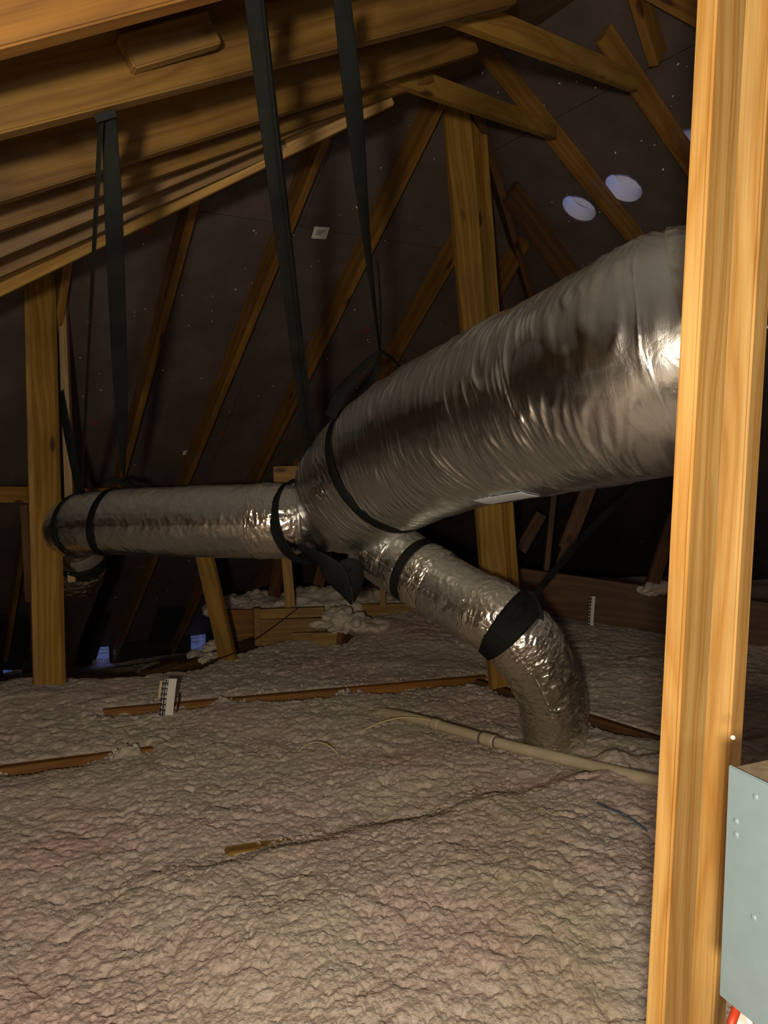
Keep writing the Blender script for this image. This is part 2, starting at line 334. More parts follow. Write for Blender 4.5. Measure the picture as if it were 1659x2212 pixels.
# ------------------------------------------------------------------ the roof: three sloping decks
def slope_deck(pl, name, l0, l1, d0, d1, mat, holes=(), origin=None, row=1.22, colw=2.44):
    """panels in courses on the underside of a felt layer; l along the level, d down the slope"""
    n = pl.nrm(); dn = pl.down(); lv = pl.level(); o0 = origin
    def pt(l, d, k): return o0 + lv * l + dn * d + n * k
    def cutter(bmo, pts):
        c = bpy.data.objects.new('hole', finish(bmo, 'hole')); COL.objects.link(c); return c
    def slab(l0, l1, d0, d1, k0, k1):
        bm = bmesh.new(); vs = [bm.verts.new(pt(l, d, k)) for k in (k0, k1) for l, d in ((l0, d0), (l1, d0), (l1, d1), (l0, d1))]
        for f in ((0,3,2,1),(4,5,6,7),(0,1,5,4),(1,2,6,5),(2,3,7,6),(3,0,4,7)): bm.faces.new([vs[i] for i in f])
        return finish(bm, name)
    def in_rect(h, l0, l1, d0, d1):
        v = h[0] - o0; l = v.dot(lv); d = v.dot(dn); r = h[1] + 0.03; return l0 - r < l < l1 + r and d0 - r < d < d1 + r
    def cut(me, hs):
        ob = bpy.data.objects.new('tmp', me); COL.objects.link(ob); cs = []
        for hc, hr in hs:
            bm = bmesh.new(); q = frame(dn, n, hc); kk = 14
            ring = [[bm.verts.new(q @ Vector((hr * math.cos(a) * (1 + .03 * math.sin(3 * a + hr)), hr * math.sin(a), z))) for a in [2 * math.pi * i / kk for i in range(kk)]] for z in (-0.1, 0.1)]
            for i in range(kk): bm.faces.new((ring[0][i], ring[0][(i + 1) % kk], ring[1][(i + 1) % kk], ring[1][i]))
            bm.faces.new(ring[0]); bm.faces.new(ring[1])
            c = cutter(bm, None); cs.append(c); mo = ob.modifiers.new('b', 'BOOLEAN'); mo.object = c; mo.operation = 'DIFFERENCE'; mo.solver = 'EXACT'
        bpy.context.view_layer.update(); dg = bpy.context.evaluated_depsgraph_get()
        res = bpy.data.meshes.new_from_object(ob.evaluated_get(dg))
        for c in cs: bpy.data.objects.remove(c)
        bpy.data.objects.remove(ob); return res
    me = slab(l0, l1, d0, d1, 0.014, 0.05)
    hs = [h for h in holes]
    if hs: me = cut(me, hs)
    me.materials.clear(); root = link(name, me, M['shingle']); prop(root, kind='structure')
    i = 0; d = d0
    while d < d1:
        l = l0 - (colw / 2 if i % 2 else 0)
        while l < l1:
            a, b, c, e = max(l, l0) + .002, min(l + colw, l1) - .002, d + .002, min(d + row, d1) - .002
            if b - a > 0.05 and e - c > 0.05:
                pm = slab(a, b, c, e, 0.0, 0.0125); hh = [h for h in holes if in_rect(h, a, b, c, e)]
                if hh: pm = cut(pm, hh)
                pm.materials.clear(); link('sheathing_panel', pm, mat, root)
            l += colw
        d += row; i += 1
    return root
vent_px = [(1250, 452), (1346, 408), (1502, 316)]
vents = [(PC.hit(u, v), 0.105) for u, v in vent_px]
Vr = vents[0][0]; sc_ = (ray(1285, 452) * (Vr.y / ray(1285, 452).y) - ray(1215, 452) * (Vr.y / ray(1215, 452).y)).length
vents = [(c, 0.098) for c, r in vents]
dA = PA.down(); eA = (P.z + 0.70) / -dA.z
slope_deck(PA, 'ceiling_back', -6.5, 6.5, -1.6, eA, M['deck'], origin=P.copy())
slope_deck(PB, 'ceiling_left', -11.4, 9.5, -1.2, 10.4, M['deckB'], origin=P.copy())
slope_deck(PC, 'ceiling_right', -9.5, 11.5, -0.9, 9.0, M['deck'], holes=vents, origin=P2.copy())

def plan_line(u0, v0, u1, v1, pl, off): return pl.hit(u0, v0, off), pl.hit(u1, v1, off)
def ext(p0, p1, a, b):
    d = (p1 - p0).normalized(); return p0 - d * a, p1 + d * b
RD = 0.140   # rafter depth
# left slope rafters: the near bottom arris of each, read off the photograph, laid on the slope
left_r = [((0, 105), (425, -8), 1.6, 1.5, 'rafter', 'orange-lit rafter nearest the camera, cut off by the top left corner'),
          ((0, 288), (980, 40), 0.5, 0.25, 'rafter', 'second rafter from the top left corner, carrying the short folded strap'),
          ((0, 435), (860, 166), 0.5, 0.35, 'rafter', 'third rafter down on the left slope, with two dark knots'),
          ((0, 497), (840, 208), 0.5, 0.2, 'rafter', 'fourth rafter down on the left slope, narrow and orange'),
          ((0, 556), (700, 262), 0.5, 0.1, 'rafter', 'fifth rafter down on the left slope, above the two lowest'),
          ((0, 598), (600, 330), 0.5, 0.1, 'rafter', 'sixth rafter down on the left slope, just above the hip')]
for (a, b, e0, e1, mt, lab) in left_r:
    p0, p1 = plan_line(*a, *b, PB, RD); p0, p1 = ext(p0, p1, e0, e1)
    beam('rafter', p0, p1, PB.nrm(), 0.038, RD - 0.002, M['rafterN' if 'nearest' in lab else 'rafterL'], label=lab, cat='rafter', group='rafters of the left slope', ay=0.0, az=0.0)
# the missing gap fillers towards and behind the camera
for k in (0.42, 0.84, 1.26):
    p0, p1 = plan_line(0, 105, 425, -8, PB, RD); sh = Vector((.5, -.866, 0)) * k
    p0, p1 = ext(p0 + sh, p1 + sh, 0.6, 1.4)
    beam('rafter', p0, p1, PB.nrm(), 0.038, RD - 0.002, M['rafterL'], label=['first','second','third'][int(k / .42) - 1] + ' rafter of the left slope behind the corner rafter, out of view', cat='rafter', ay=0.0, az=0.0)
p0, p1 = plan_line(0, 640, 890, 206, PB, RD + 0.02); p0, p1 = ext(p0, p1, 1.6, -0.06)
beam('hip_rafter', p0, p1, PB.nrm(), 0.038, 0.16, M['stud'], label='pale hip rafter edging the left slope, lowest of its rafters', cat='rafter', ay=0.0, az=0.0)
# short block and scab nailed between the first two rafters
a = PB.hit(292, 148, RD * 0.75); b = PB.hit(480, 92, RD * 0.75)
beam('scab_board', a, b, PB.nrm(), 0.03, 0.055, M['rafterL'], label='short weathered grey board nailed beside the second rafter from the corner', cat='board', ay=0, az=0)

back_r = [((135, 590), (12, 1400), 'leftmost rafter of the back slope, rising beside the left post'),
          ((410, 452), (160, 1412), 'back slope rafter rising between the two legs of the left straps'),
          ((690, 320), (250, 1412), 'back slope rafter passing left of the long middle strap'),
          ((945, 232), (368, 1415), 'back slope rafter rising to the peak behind the two long straps'),
          ((1012, 500), (560, 1280), 'back slope rafter behind the king post and the large duct'),
          ((1118, 560), (900, 960), 'short back slope rafter just right of the king post')]
for (a, b, lab) in back_r:
    p0, p1 = plan_line(*a, *b, PA, RD)
    p0, p1 = ext(p0, p1, 0.10, 0.3)
    beam('rafter', p0, p1, PA.nrm(), 0.038, RD - 0.002, M['dim'] if False else M['rafter'], label=lab, cat='rafter', group='rafters of the back slope', ay=1.0, az=0.0)
p0, p1 = plan_line(-90, 640, -190, 1400, PA, RD); p0, p1 = ext(p0, p1, 0.3, 0.3)

right_r = [((1036, 130), (1384, 560), 0.0, 0.6, 'right slope rafter running down between the two nearest round roof vents'),
           ((1345, 180), (1500, 405), 0.2, 1.4, 'right slope rafter running down from the end of the long tie'),
           ((1352, -10), (1402, 146), 0.3, 0.0, 'rafter stub shaped as a lit patch ending at the tie shadow'),  # stub ends where the tie's shade would cut the lit rafter
           ((1390, 0), (1510, 66), 0.3, 0.9, 'faint rafter at the top beside the near post')]
for (a, b, e0, e1, lab) in right_r:
    p0, p1 = plan_line(*a, *b, PC, 0.09); p0, p1 = ext(p0, p1, e0, e1)
    beam('rafter', p0, p1, PC.nrm(), 0.038, 0.088, M['rafter'], label=lab, cat='rafter', group='rafters of the right slope', ay=1.0, az=0.0)
p0, p1 = plan_line(1040, 262, 1151, 647, PA, RD + .02); p0, p1 = ext(p0, p1, 0.05, 2.5)
beam('hip_rafter', p0, p1, PA.nrm(), 0.038, 0.16, M['dim'], label='dark hip rafter descending to the right of the king post', cat='rafter', az=0.0)
p0, p1 = plan_line(1100, 450, 1225, 625, PC, RD); p0, p1 = ext(p0, p1, 0.05, 0.6)
beam('jack_rafter', p0, p1, PC.nrm(), 0.038, RD, M['dim'], label='short dark jack rafter branching off the right hip', cat='rafter', az=0.0)
# ties
def tie(a, da, b, db, h, lab):
    p0 = at(*a, da); p1 = at(*b, db)
    return beam('collar_tie', p0, p1, Vector((0, 0, 1)), 0.038, h, M['stud'], label=lab, cat='beam', group='collar ties', ay=0.0, az=1.0)
tie((900, -58), 1.75, (1375, 150), 2.90, 0.068, 'long upper collar tie crossing the peak, ending square at the right slope')
tie((800, 106), 2.2, (1200, 261), 3.32, 0.066, 'lower collar tie passing just above the top of the king post')

# ------------------------------------------------------------------ posts
kp = empty('king_post', at(1080, 1480, 3.85), 'yellow king post standing behind the large duct under the peak', 'post')
def post_piece(nm, parent, u0, v0, d0, u1, v1, d1, w, dep, mat, facing, lab=None, aw=0.0):
    """vertical board: left edge line given; w across the view, dep away"""
    p0 = at(u0, v0, d0); p1 = at(u1, v1, d1)
    x = (p1 - p0); f = Vector((math.sin(facing), -math.cos(facing), 0))
    return beam(nm, p0, p1, f, w, dep, mat, parent, label=lab, ay=aw, az=1.0)
post_piece('stud', kp, 958, 190, 3.66, 1063, 1490, 3.86, 0.135, 0.038, M['stud'], R(20), aw=0.0)
post_piece('stud', kp, 1032, 190, 3.70, 1125, 1490, 3.92, 0.038, 0.089, M['stud'], R(28), aw=0.0)
lp = empty('left_post', at(104, 1468, 3.85), 'yellow post at the far left, standing in the insulation', 'post')
post_piece('stud', lp, 60, 588, 3.80, 84, 1478, 3.84, 0.128, 0.038, M['stud'], R(-12), aw=0.0)
post_piece('stud', lp, 48, 588, 3.84, 70, 1478, 3.88, 0.038, 0.089, M['stud'], R(-55), aw=0.0)
post_piece('nailer', lp, 122, 585, 3.90, 146, 1258, 3.93, 0.038, 0.060, M['pale'], R(10), 'narrow pale board nailed to the right side')
np_ = empty('near_post', at(1432, 2300, 1.07), 'bright orange pine post in the right foreground', 'post')
c0 = at(1548, 0, 0.95); c1 = at(1432, 2212, 1.067); dd = (c0 - c1)
top = c1 + dd * 1.32; bot = c1 - dd * 0.17
ph = R(43.6); fdir = Vector((math.cos(ph), math.sin(ph), 0)); bdir = Vector((-math.sin(ph), math.cos(ph), 0))
def col_box(nm, parent, corner0, corner1, w, dep, mat, lab=None):
    bm = bmesh.new(); Lh = (corner1 - corner0).length; x = (corner1 - corner0).normalized()
    box_bm(bm, 0, Lh, 0, w, 0, dep, 0.0035)
    y = (fdir - x * fdir.dot(x)).normalized(); z = x.cross(y)
    if z.dot(bdir) < 0:
        z = -z
        for v in bm.verts: pass
    mw = Matrix(((x.x, y.x, z.x, corner0.x), (x.y, y.y, z.y, corner0.y), (x.z, y.z, z.z, corner0.z), (0, 0, 0, 1)))
    if mw.determinant() < 0:
        # mirror: swap into a right-handed frame
        for v in bm.verts: v.co.z = -v.co.z
        mw = Matrix(((x.x, y.x, -z.x, corner0.x), (x.y, y.y, -z.y, corner0.y), (x.z, y.z, -z.z, corner0.z), (0, 0, 0, 1)))
    return prop(link(nm, finish(bm, nm), mat, parent, mw), lab)
col_box('stud', np_, bot, top, 0.089, 0.026, M['post'])
s2a = at(1593, 1300, 1.13); off2 = s2a - (c1 + dd * ((s2a.z - c1.z) / dd.z))
col_box('stud', np_, bot + off2, top + off2, 0.052, 0.089, M['post'])
bm = bmesh.new(); bmesh.ops.create_icosphere(bm, subdivisions=2, radius=0.006); 
for v in bm.verts: v.co.z *= 2.4; v.co.x *= 0.8
link('paint_blob', finish(bm, 'paint_blob'), M['white'], np_, Matrix.Translation(at(1455, 1722, 1.055)))
sm = bmesh.new(); bmesh.ops.create_cone(sm, cap_ends=True, segments=10, radius1=0.004, radius2=0.0015, depth=0.03)
scr = link('screw', finish(sm, 'screw'), M['nail'], np_, frame(Vector((0.3, -0.2, 1)), Vector((1, 0, 0)), at(1655, 705, 1.13)))

# ------------------------------------------------------------------ floor and blown insulation
def g(u, v, z=0.0): p = on_z(u, v, z); return np.array([p.x, p.y])
def side_dist(X, Y, a, b):
    """signed distance from the line a->b (positive to its left) and the run along it 0..1"""
    d = b - a; Lh = np.hypot(*d); d = d / Lh; rx, ry = X - a[0], Y - a[1]
    return d[0] * ry - d[1] * rx, (rx * d[0] + ry * d[1]) / Lh
def sst(x, a, b): t = np.clip((x - a) / (b - a), 0, 1); return t * t * (3 - 2 * t)
JA, JB = g(222, 1532), g(1050, 1462)          # long joist
JC, JD = g(1030, 1466), g(1425, 1592)         # joist running off to the right
KA, KB = g(-60, 1664), g(335, 1611)           # short joist at left
BA, BB = g(490, 1850), g(1330, 1655)          # berm edge
PVa, PVb = g(790, 1540), g(1430, 1700)
def ground(X, Y):
    wob = noise3(X * 1.3, Y * 1.3, 3.3) * 0.05 + noise3(X * 3.1, Y * 3.1, 8.1) * 0.028
    Z = wob.copy()
    # berm in the right foreground drops behind its edge
    jag = noise3(X * 4, Y * 4, 21.0) * 0.07
    s, k = side_dist(X, Y, BA, BB)
    berm = sst(-(s + jag), 0.0, 0.14) * sst(k, -0.35, 0.1) * (1 - sst(-s, 0.5, 1.3))
    Z += 0.05 * berm
    hp = g(1318, 1668); Z += 0.075 * np.exp(-(((X - hp[0]) / .10) ** 2 + ((Y - hp[1]) / .07) ** 2))
    # joists: hollow along the near side, level with the top behind
    for (a, b, lo, hi, cov, bias) in ((JA, JB, 0.0, 1.0, 0.13, -0.02), (KA, KB, 0.0, 0.98, 0.11, 0.03), (JC, JD, 0.02, 1.2, 0.12, 0.0)):
        s, k = side_dist(X, Y, a, b); inr = sst(k, lo - .04, lo + .02) * (1 - sst(k, hi - .02, hi + .04))
        flat = inr * np.exp(-(s / 0.16) ** 2)
        Z = Z * (1 - 0.8 * flat) - inr * 0.050 * np.exp(-((s + 0.035) / 0.05) ** 2) * (0.8 + 1.6 * noise3(X * 6, Y * 6, 4.4)) - inr * 0.012 * np.exp(-(s / 0.02) ** 2) + inr * cov * np.maximum(0, noise3(X * 7 + 3, Y * 7, 60.0) + bias) * np.exp(-((s + 0.02) / 0.05) ** 2)
    s, k = side_dist(X, Y, PVa, PVb); Z -= (0.020 + 0.6 * Z) * np.exp(-(s / 0.10) ** 2) * sst(k, 0.0, 0.25) * (1 - 0.9 * np.exp(-(((X - hp[0]) / .10) ** 2)))
    # back left: edge of the fill, then a deep hollow at the eave
    U = X / np.maximum(Y, .1)
    edge = np.interp(U, [-.60, -.50, -.42, -.32, -.25, -.20, -.1, 0.0], [3.9, 3.95, 3.98, 4.02, 4.2, 4.45, 4.9, 7.0]) + noise3(X * 3, Y * 3, 40.0) * 0.12
    Z -= 0.55 * sst(Y, edge, edge + 0.35)
    Z += 0.30 * np.exp(-(((U + .30) / .055) ** 2 + ((Y - 5.2) / .45) ** 2)) * (U < 0)
    # far heap around the header box, far right bay
    Z += 0.10 * sst(Y, 4.3, 5.2) * sst(U, -0.06, 0.02) * (1 - sst(U, 0.10, 0.2))
    Z += 0.02 * sst(Y, 3.8, 4.4) * sst(U, 0.14, 0.2)
    # eave far away sinks
    S_ = -0.5 * X + 0.866 * Y
    Z -= 0.30 * sst(S_, 6.2, 7.4)
    return Z
def lumps(X, Y, cell, seed):
    '''rounded nodules: dome height inside a jittered cell pattern'''
    x, y = X / cell, Y / cell; xi, yi = np.floor(x).astype(np.int32), np.floor(y).astype(np.int32); f1 = np.full(X.shape, 9.0, np.float32)
    for dx in (-1, 0, 1):
        for dy in (-1, 0, 1):
            h = PERM[(PERM[(xi + dx + seed) & 255] + yi + dy) & 255]; g_ = GR[h]
            px, py = xi + dx + 0.5 + g_[..., 0] * 0.48, yi + dy + 0.5 + g_[..., 1] * 0.48
            f1 = np.minimum(f1, ((x - px) ** 2 + (y - py) ** 2) * (1.0 + 0.5 * g_[..., 2]))
    return np.sqrt(np.maximum(0, 1 - f1 * 1.25)) - 0.55
def insulation():
    nr, na = 1050, 1050
    a = np.linspace(-1, 1, na); ang = np.radians(34 * a + 46 * a ** 5)
    r = 0.95 * (11.0 / 0.95) ** (np.linspace(0, 1, nr) ** 1.0)
    A, Rr = np.meshgrid(ang, r); X = (Rr * np.sin(A)).astype(np.float32); Y = (Rr * np.cos(A)).astype(np.float32)
    Z = ground(X, Y)
    # warped billows: rounded lumps parted by creases
    wx = noise3(X * 5, Y * 5, 1.0) * 0.10 + noise3(X * 17, Y * 17, 5.0) * 0.022; wy = noise3(X * 5, Y * 5, 9.0) * 0.10 + noise3(X * 17, Y * 17, 15.0) * 0.022
    Xw, Yw = X + wx, Y + wy
    far = 1 - 0.55 * sst(Y, 4.6, 5.4) * (X > 0.6)
    bill = lambda f, z, fy=1.0: 0.45 - np.minimum(np.abs(noise3(Xw * f, Yw * f * fy, z)) * 1.7, 0.9)
    b1 = -bill(6.0, 2.2, 1.1); b2 = -bill(14, 7.7, 1.1); b3 = -bill(33, 12.2); b4 = -bill(70, 17.2)
    amp = 0.75 + 0.6 * noise3(X * 2, Y * 2, 33.0)
    sp = 1.0 / (1.0 + 0.0 * Rr)
    wx2 = noise3(X * 40, Y * 40, 2.0) * 0.012; wy2 = noise3(X * 40, Y * 40, 52.0) * 0.012
    l1 = lumps(Xw, Yw, 0.060, 3); l2 = lumps(X + wx2, Y + wy2, 0.030, 17); l3 = lumps(X + wx2, Y + wy2, 0.0155, 41)
    D = (0.012 * b1 + 0.009 * b2 * amp + 0.016 * l1 * amp + 0.0165 * l2 * amp + 0.0085 * l3 + 0.004 * b3 + 0.004 * b4 * (Rr < 4.5)) * far
    for (a_, b_) in ((JA, JB), (KA, KB), (JC, JD)):
        s, k = side_dist(X, Y, a_, b_); D *= 1 - 0.45 * np.exp(-(s / 0.05) ** 2) * ((k > -.02) & (k < 1.0))
    Z = Z + D
    co = np.stack([X + wx * 0.10 + b3 * 0.004, Y + wy * 0.10 - b2 * 0.008, Z], -1).reshape(-1, 3)
    i = np.arange(nr - 1)[:, None]; j = np.arange(na - 1)[None, :]
    quads = np.stack([i * na + j, i * na + j + 1, (i + 1) * na + j + 1, (i + 1) * na + j], -1).reshape(-1, 4)
    me = mesh_np('loose_insulation', co, quads); me.flip_normals()
    o = link('loose_insulation', me, M['insul'])
    return prop(o, 'pinkish grey blown-in fibreglass insulation covering the attic floor', 'insulation', kind='stuff')
insulation()
def fill_behind():
    na = 120; a = np.radians(np.linspace(79, 281, na)); r = np.linspace(0.5, 8, 90); A, Rr = np.meshgrid(a, r); X, Y = Rr * np.sin(A), Rr * np.cos(A)
    Z = noise3(X * 2, Y * 2, 1.0) * 0.08 + noise3(X * 9, Y * 9, 2.0) * 0.03; co = np.stack([X, Y, Z], -1).reshape(-1, 3)
    i = np.arange(89)[:, None]; j = np.arange(na - 1)[None, :]; q = np.stack([i * na + j, i * na + j + 1, (i + 1) * na + j + 1, (i + 1) * na + j], -1).reshape(-1, 4)
    me = mesh_np('loose_insulation', co, q); me.flip_normals()
    prop(link('loose_insulation', me, M['insul']), 'blown-in insulation of the attic floor behind the camera, out of view', 'insulation', kind='stuff')
fill_behind()
# tufts: loose clumps of fibre lying on the fill and along the joists
def tufts():
    bm0 = bmesh.new(); bmesh.ops.create_icosphere(bm0, subdivisions=2, radius=1.0)
    bv = np.array([v.co[:] for v in bm0.verts]); bf = np.array([[v.index for v in f.verts] for f in bm0.faces]); bm0.free()
    cos = []; tri = []; base = 0; pts = []
    rr = np.random.RandomState(5)
    def g2(u, v): return g(u, v)
    for (a, b, n, side) in ((JA, JB, 95, -0.045), (JA, JB, 50, 0.05), (KA, KB, 70, -0.02), (BA, BB, 60, 0.0), (JC, JD, 40, -0.03)):
        d = b - a; nn = np.array([-d[1], d[0]]) / np.hypot(*d)
        for k in range(n):
            p = a + d * rr.uniform(0, 1) + nn * (side + rr.normal() * 0.018); pts.append((p[0], p[1], rr.uniform(0.003, 0.011)))
    for k in range(0):
        u = rr.uniform(-40, 1420); v = 1440 + (2230 - 1440) * rr.uniform(0, 1) ** 0.8; p = g2(u, v); pts.append((p[0], p[1], rr.uniform(0.004, 0.012)))
    P_ = np.array(pts); Zg = ground(P_[:, 0].astype(np.float32), P_[:, 1].astype(np.float32))
    for (x, y, s), z in zip(pts, Zg):
        v = bv * (1 + 0.35 * rr.normal(size=(len(bv), 1)).clip(-1.5, 1.5)) * s * rr.uniform(0.7, 1.3, size=(1, 3)) * np.array([1, 1, 0.75])
        cos.append(v + np.array([x, y, z + s * 0.25 + 0.004])); tri.append(bf + base); base += len(bv)
    co = np.vstack(cos); t = np.vstack(tri); me = bpy.data.meshes.new('fibre_tufts'); me.from_pydata(co.tolist(), [], t.tolist()); me.update()
    for p in me.polygons: p.use_smooth = True
    o = link('fibre_tufts', me, M['insul']); prop(o, 'small loose clumps of fibre lying on the blown insulation', 'insulation', kind='stuff')
tufts()
# ceiling joists seen through the fill, floor below
def joist(a, b, za, zb, h, mat, lab, name='floor_joist', w=0.038, ext0=0, ext1=0):
    p0 = Vector((a[0], a[1], za)); p1 = Vector((b[0], b[1], zb)); p0, p1 = ext(p0, p1, ext0, ext1)
    return beam(name, p0, p1, Vector((0, 0, 1)), w, h, mat, label=lab, cat='joist', ay=0.5, az=1.0)
joist(JA, JB, 0.0, 0.008, 0.14, M['orange'], 'long orange joist edge bared across the insulation, behind the depth ruler')
joist(JC, JD, 0.0, 0.0, 0.14, M['dim'], 'dark joist running under the bent end of the lower duct')
joist(KA, KB, 0.0, -0.004, 0.14, M['orange'], 'joist edge half buried in insulation at the left border')
ba = g(490, 1838, 0.02); bb = g(640, 1797, 0.02)
joist(ba, bb, 0.023, 0.0, 0.10, M['stud'], 'short board end poking out of the foreground insulation', name='buried_board')
bm = bmesh.new(); box_bm(bm, -8, 10, -8, 10.5, -1.25, -1.2); fl = link('floor', finish(bm, 'floor'), M['drywall']); prop(fl, kind='structure')
bm = bmesh.new(); box_bm(bm, -9, 9, -0.05, 0.0, -1.25, 4.5)
wr = link('wall_rear', finish(bm, 'wall_rear'), M['dim'], None, Matrix.Translation(Vector((-0.5, 0.866, 0)) * -6.0) @ Matrix.Rotation(R(30), 4, 'Z')); prop(wr, kind='structure')

# header box of boards at the far middle
hb = empty('framed_box', at(620, 1420, 4.95), 'boarded timber box rising from the insulation at the far middle', 'box')
def board(parent, u0, v0, u1, v1, vb, d0, d1, th, mat, nm='board', lab=None):
    """flat upright board seen from the front: top edge (u0,v0)-(u1,v1), bottom at vb under the left end"""
    p0 = at(u0, v0, d0); p1 = at(u1, v1, d1); h = (p0 - at(u0, vb, d0)).length
    return beam(nm, p0, p1, Vector((0, 0, 1)), th, h, mat, parent, label=lab, ay=0.0, az=1.0)
board(hb, 484, 1318, 556, 1317, 1430, 5.05, 5.15, 0.038, M['orange'])
board(hb, 556, 1317, 700, 1312, 1338, 4.95, 4.98, 0.038, M['stud'])
board(hb, 560, 1339, 704, 1336, 1420, 4.97, 5.0, 0.038, M['stud'])
board(hb, 548, 1315, 562, 1314, 1398, 4.92, 4.93, 0.06, M['stud'])
board(hb, 632, 1368, 690, 1366, 1430, 4.88, 4.90, 0.03, M['stud'])
board(hb, 674, 1368, 742, 1366, 1425, 4.80, 4.82, 0.038, M['stud'])
p0 = at(741, 1366, 4.80); p1 = at(838, 1404, 5.6)
beam('board', p0, p1, Vector((0, 0, 1)), 0.038, 0.17, M['dim'], hb, ay=0.0, az=1.0)
board(hb, 767, 1306, 905, 1304, 1334, 5.25, 5.3, 0.038, M['stud'])
board(hb, 500, 1288, 612, 1286, 1316, 5.75, 5.8, 0.038, M['orange'])
# insulation lying on the box
def clumps(blobs, lab, seed=1):
    bm0 = bmesh.new(); bmesh.ops.create_icosphere(bm0, subdivisions=5, radius=1.0)
    bv = np.array([v.co[:] for v in bm0.verts], np.float32); bf = np.array([[v.index for v in f.verts] for f in bm0.faces]); bm0.free(); cs = []; ts = []; base = 0
    for (u, v, d, rx, ry, rz) in blobs:
        c = at(u, v, d); w = bv * np.array([rx, ry, rz]) + np.array(c)
        x, y, z = w[:, 0], w[:, 1], w[:, 2]
        k = 0.06 * noise3(x * 6, y * 6, z * 6 + seed) + 0.030 * (np.abs(noise3(x * 14, y * 14, z * 14)) * 2 - .4) + 0.008 * (np.abs(noise3(x * 38, y * 38, z * 38)) * 2 - .4)
        cs.append(w + bv * k[:, None]); ts.append(bf + base); base += len(bv)
    me = bpy.data.meshes.new('insulation_heap'); me.from_pydata(np.vstack(cs).tolist(), [], np.vstack(ts).tolist()); me.update()
    for p in me.polygons: p.use_smooth = True
    return prop(link('insulation_heap', me, M['insul']), lab, 'insulation', kind='stuff')
clumps([(500, 1312, 5.45, .20, .3, .06), (560, 1306, 5.5, .22, .3, .075), (620, 1304, 5.45, .22, .3, .07), (680, 1300, 5.45, .22, .3, .09), (740, 1296, 5.5, .24, .3, .10), (810, 1296, 5.6, .28, .3, .07), (880, 1298, 5.7, .28, .3, .06)], 'insulation heaped on top of the boarded box', 3)
clumps([(712, 1328, 4.98, .07, .08, .045), (738, 1334, 4.95, .085, .09, .06), (765, 1342, 4.92, .085, .1, .05), (700, 1348, 4.95, .09, .06, .018), (730, 1362, 4.86, .07, .06, .02), (800, 1350, 4.95, .12, .12, .04)], 'pink clump of insulation spilling over the right of the boarded box', 9)
clumps([(440, 1420, 4.7, .10, .1, .05), (470, 1400, 4.9, .10, .1, .07), (585, 1412, 4.85, .08, .08, .05), (540, 1425, 4.8, .12, .08, .04)], 'insulation piled against the foot of the boarded box', 15)
clumps([(1430, 1270, 4.95, .09, .1, .045), (1400, 1276, 4.97, .06, .08, .02)], 'small pink clump on top of the dark header at the right', 5)
# webs and short props behind the ducts
def web(u0, v0, d0, u1, v1, d1, w, dep, mat, nm, lab, f=0.0):
    p0 = at(u0, v0, d0); p1 = at(u1, v1, d1); fv = Vector((math.sin(f), -math.cos(f), 0))
    return beam(nm, p0, p1, fv, w, dep, mat, label=lab, cat='brace', az=1.0)
web(420, 1120, 4.45, 492, 1436, 4.45, 0.10, 0.038, M['stud'], 'diagonal_brace', 'slanting yellow brace under the narrow duct, with a white fluff patch', R(-15))
web(612, 1120, 4.85, 627, 1312, 4.9, 0.062, 0.04, M['stud'], 'short_upright', 'short upright on the boarded box beneath the duct junction', R(10))
web(648, 1000, 4.6, 590, 1290, 5.3, 0.08, 0.038, M['dim'], 'diagonal_brace', 'dim brace behind the duct junction leaning left')
web(710, 1180, 5.6, 680, 1290, 5.8, 0.08, 0.038, M['dim'], 'diagonal_brace', 'dim brace behind the hanging strap tail')
web(826, 1240, 5.25, 828, 1312, 5.25, 0.04, 0.038, M['stud'], 'short_upright', 'tiny upright post showing right of the strap tail')
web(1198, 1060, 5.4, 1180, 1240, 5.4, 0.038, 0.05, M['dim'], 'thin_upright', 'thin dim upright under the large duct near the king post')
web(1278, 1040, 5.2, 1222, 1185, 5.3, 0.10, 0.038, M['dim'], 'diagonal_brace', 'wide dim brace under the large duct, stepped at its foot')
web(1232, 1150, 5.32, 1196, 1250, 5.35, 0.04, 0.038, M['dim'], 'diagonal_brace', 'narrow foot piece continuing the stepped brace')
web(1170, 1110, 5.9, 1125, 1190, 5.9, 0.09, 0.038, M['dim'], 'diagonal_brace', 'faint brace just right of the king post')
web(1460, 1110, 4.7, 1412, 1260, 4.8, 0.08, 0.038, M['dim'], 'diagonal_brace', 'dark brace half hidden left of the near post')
board(None, -60, 1052, 70, 1050, 1084, 4.3, 4.2, 0.038, M['stud'], 'cross_board').update({}) if False else None
o = board(None, -60, 1050, 62, 1052, 1084, 4.3, 4.2, 0.038, M['stud'], 'cross_brace'); prop(o, 'short horizontal brace left of the left post', 'brace')
o = board(None, 140, 1056, 420, 1052, 1080, 4.75, 5.4, 0.038, M['orange'], 'cross_brace'); prop(o, 'orange horizontal brace glimpsed above the narrow duct', 'brace')
web(50, 1090, 4.2, 62, 1300, 4.2, 0.04, 0.038, M['dim'], 'thin_upright', 'dim upright tucked behind the left side of the left post')
o = board(None, 590, 1008, 668, 1006, 1062, 4.2, 4.2, 0.038, M['stud'], 'wood_block'); prop(o, 'wood block standing behind the duct junction', 'block')
o = board(None, 300, 1448, 330, 1446, 1476, 4.35, 4.3, 0.2, M['dim'], 'wood_block'); prop(o, 'dark wood block in the hollow left of the ruler', 'block')
p0 = at(345, 1448, 4.35); p1 = at(560, 1372, 5.2)
beam('sloping_board', p0, p1, Vector((0, 0, 1)), 0.038, 0.12, M['dim'], label='dark board sloping up behind the foot of the slanting brace', cat='board', az=1.0)
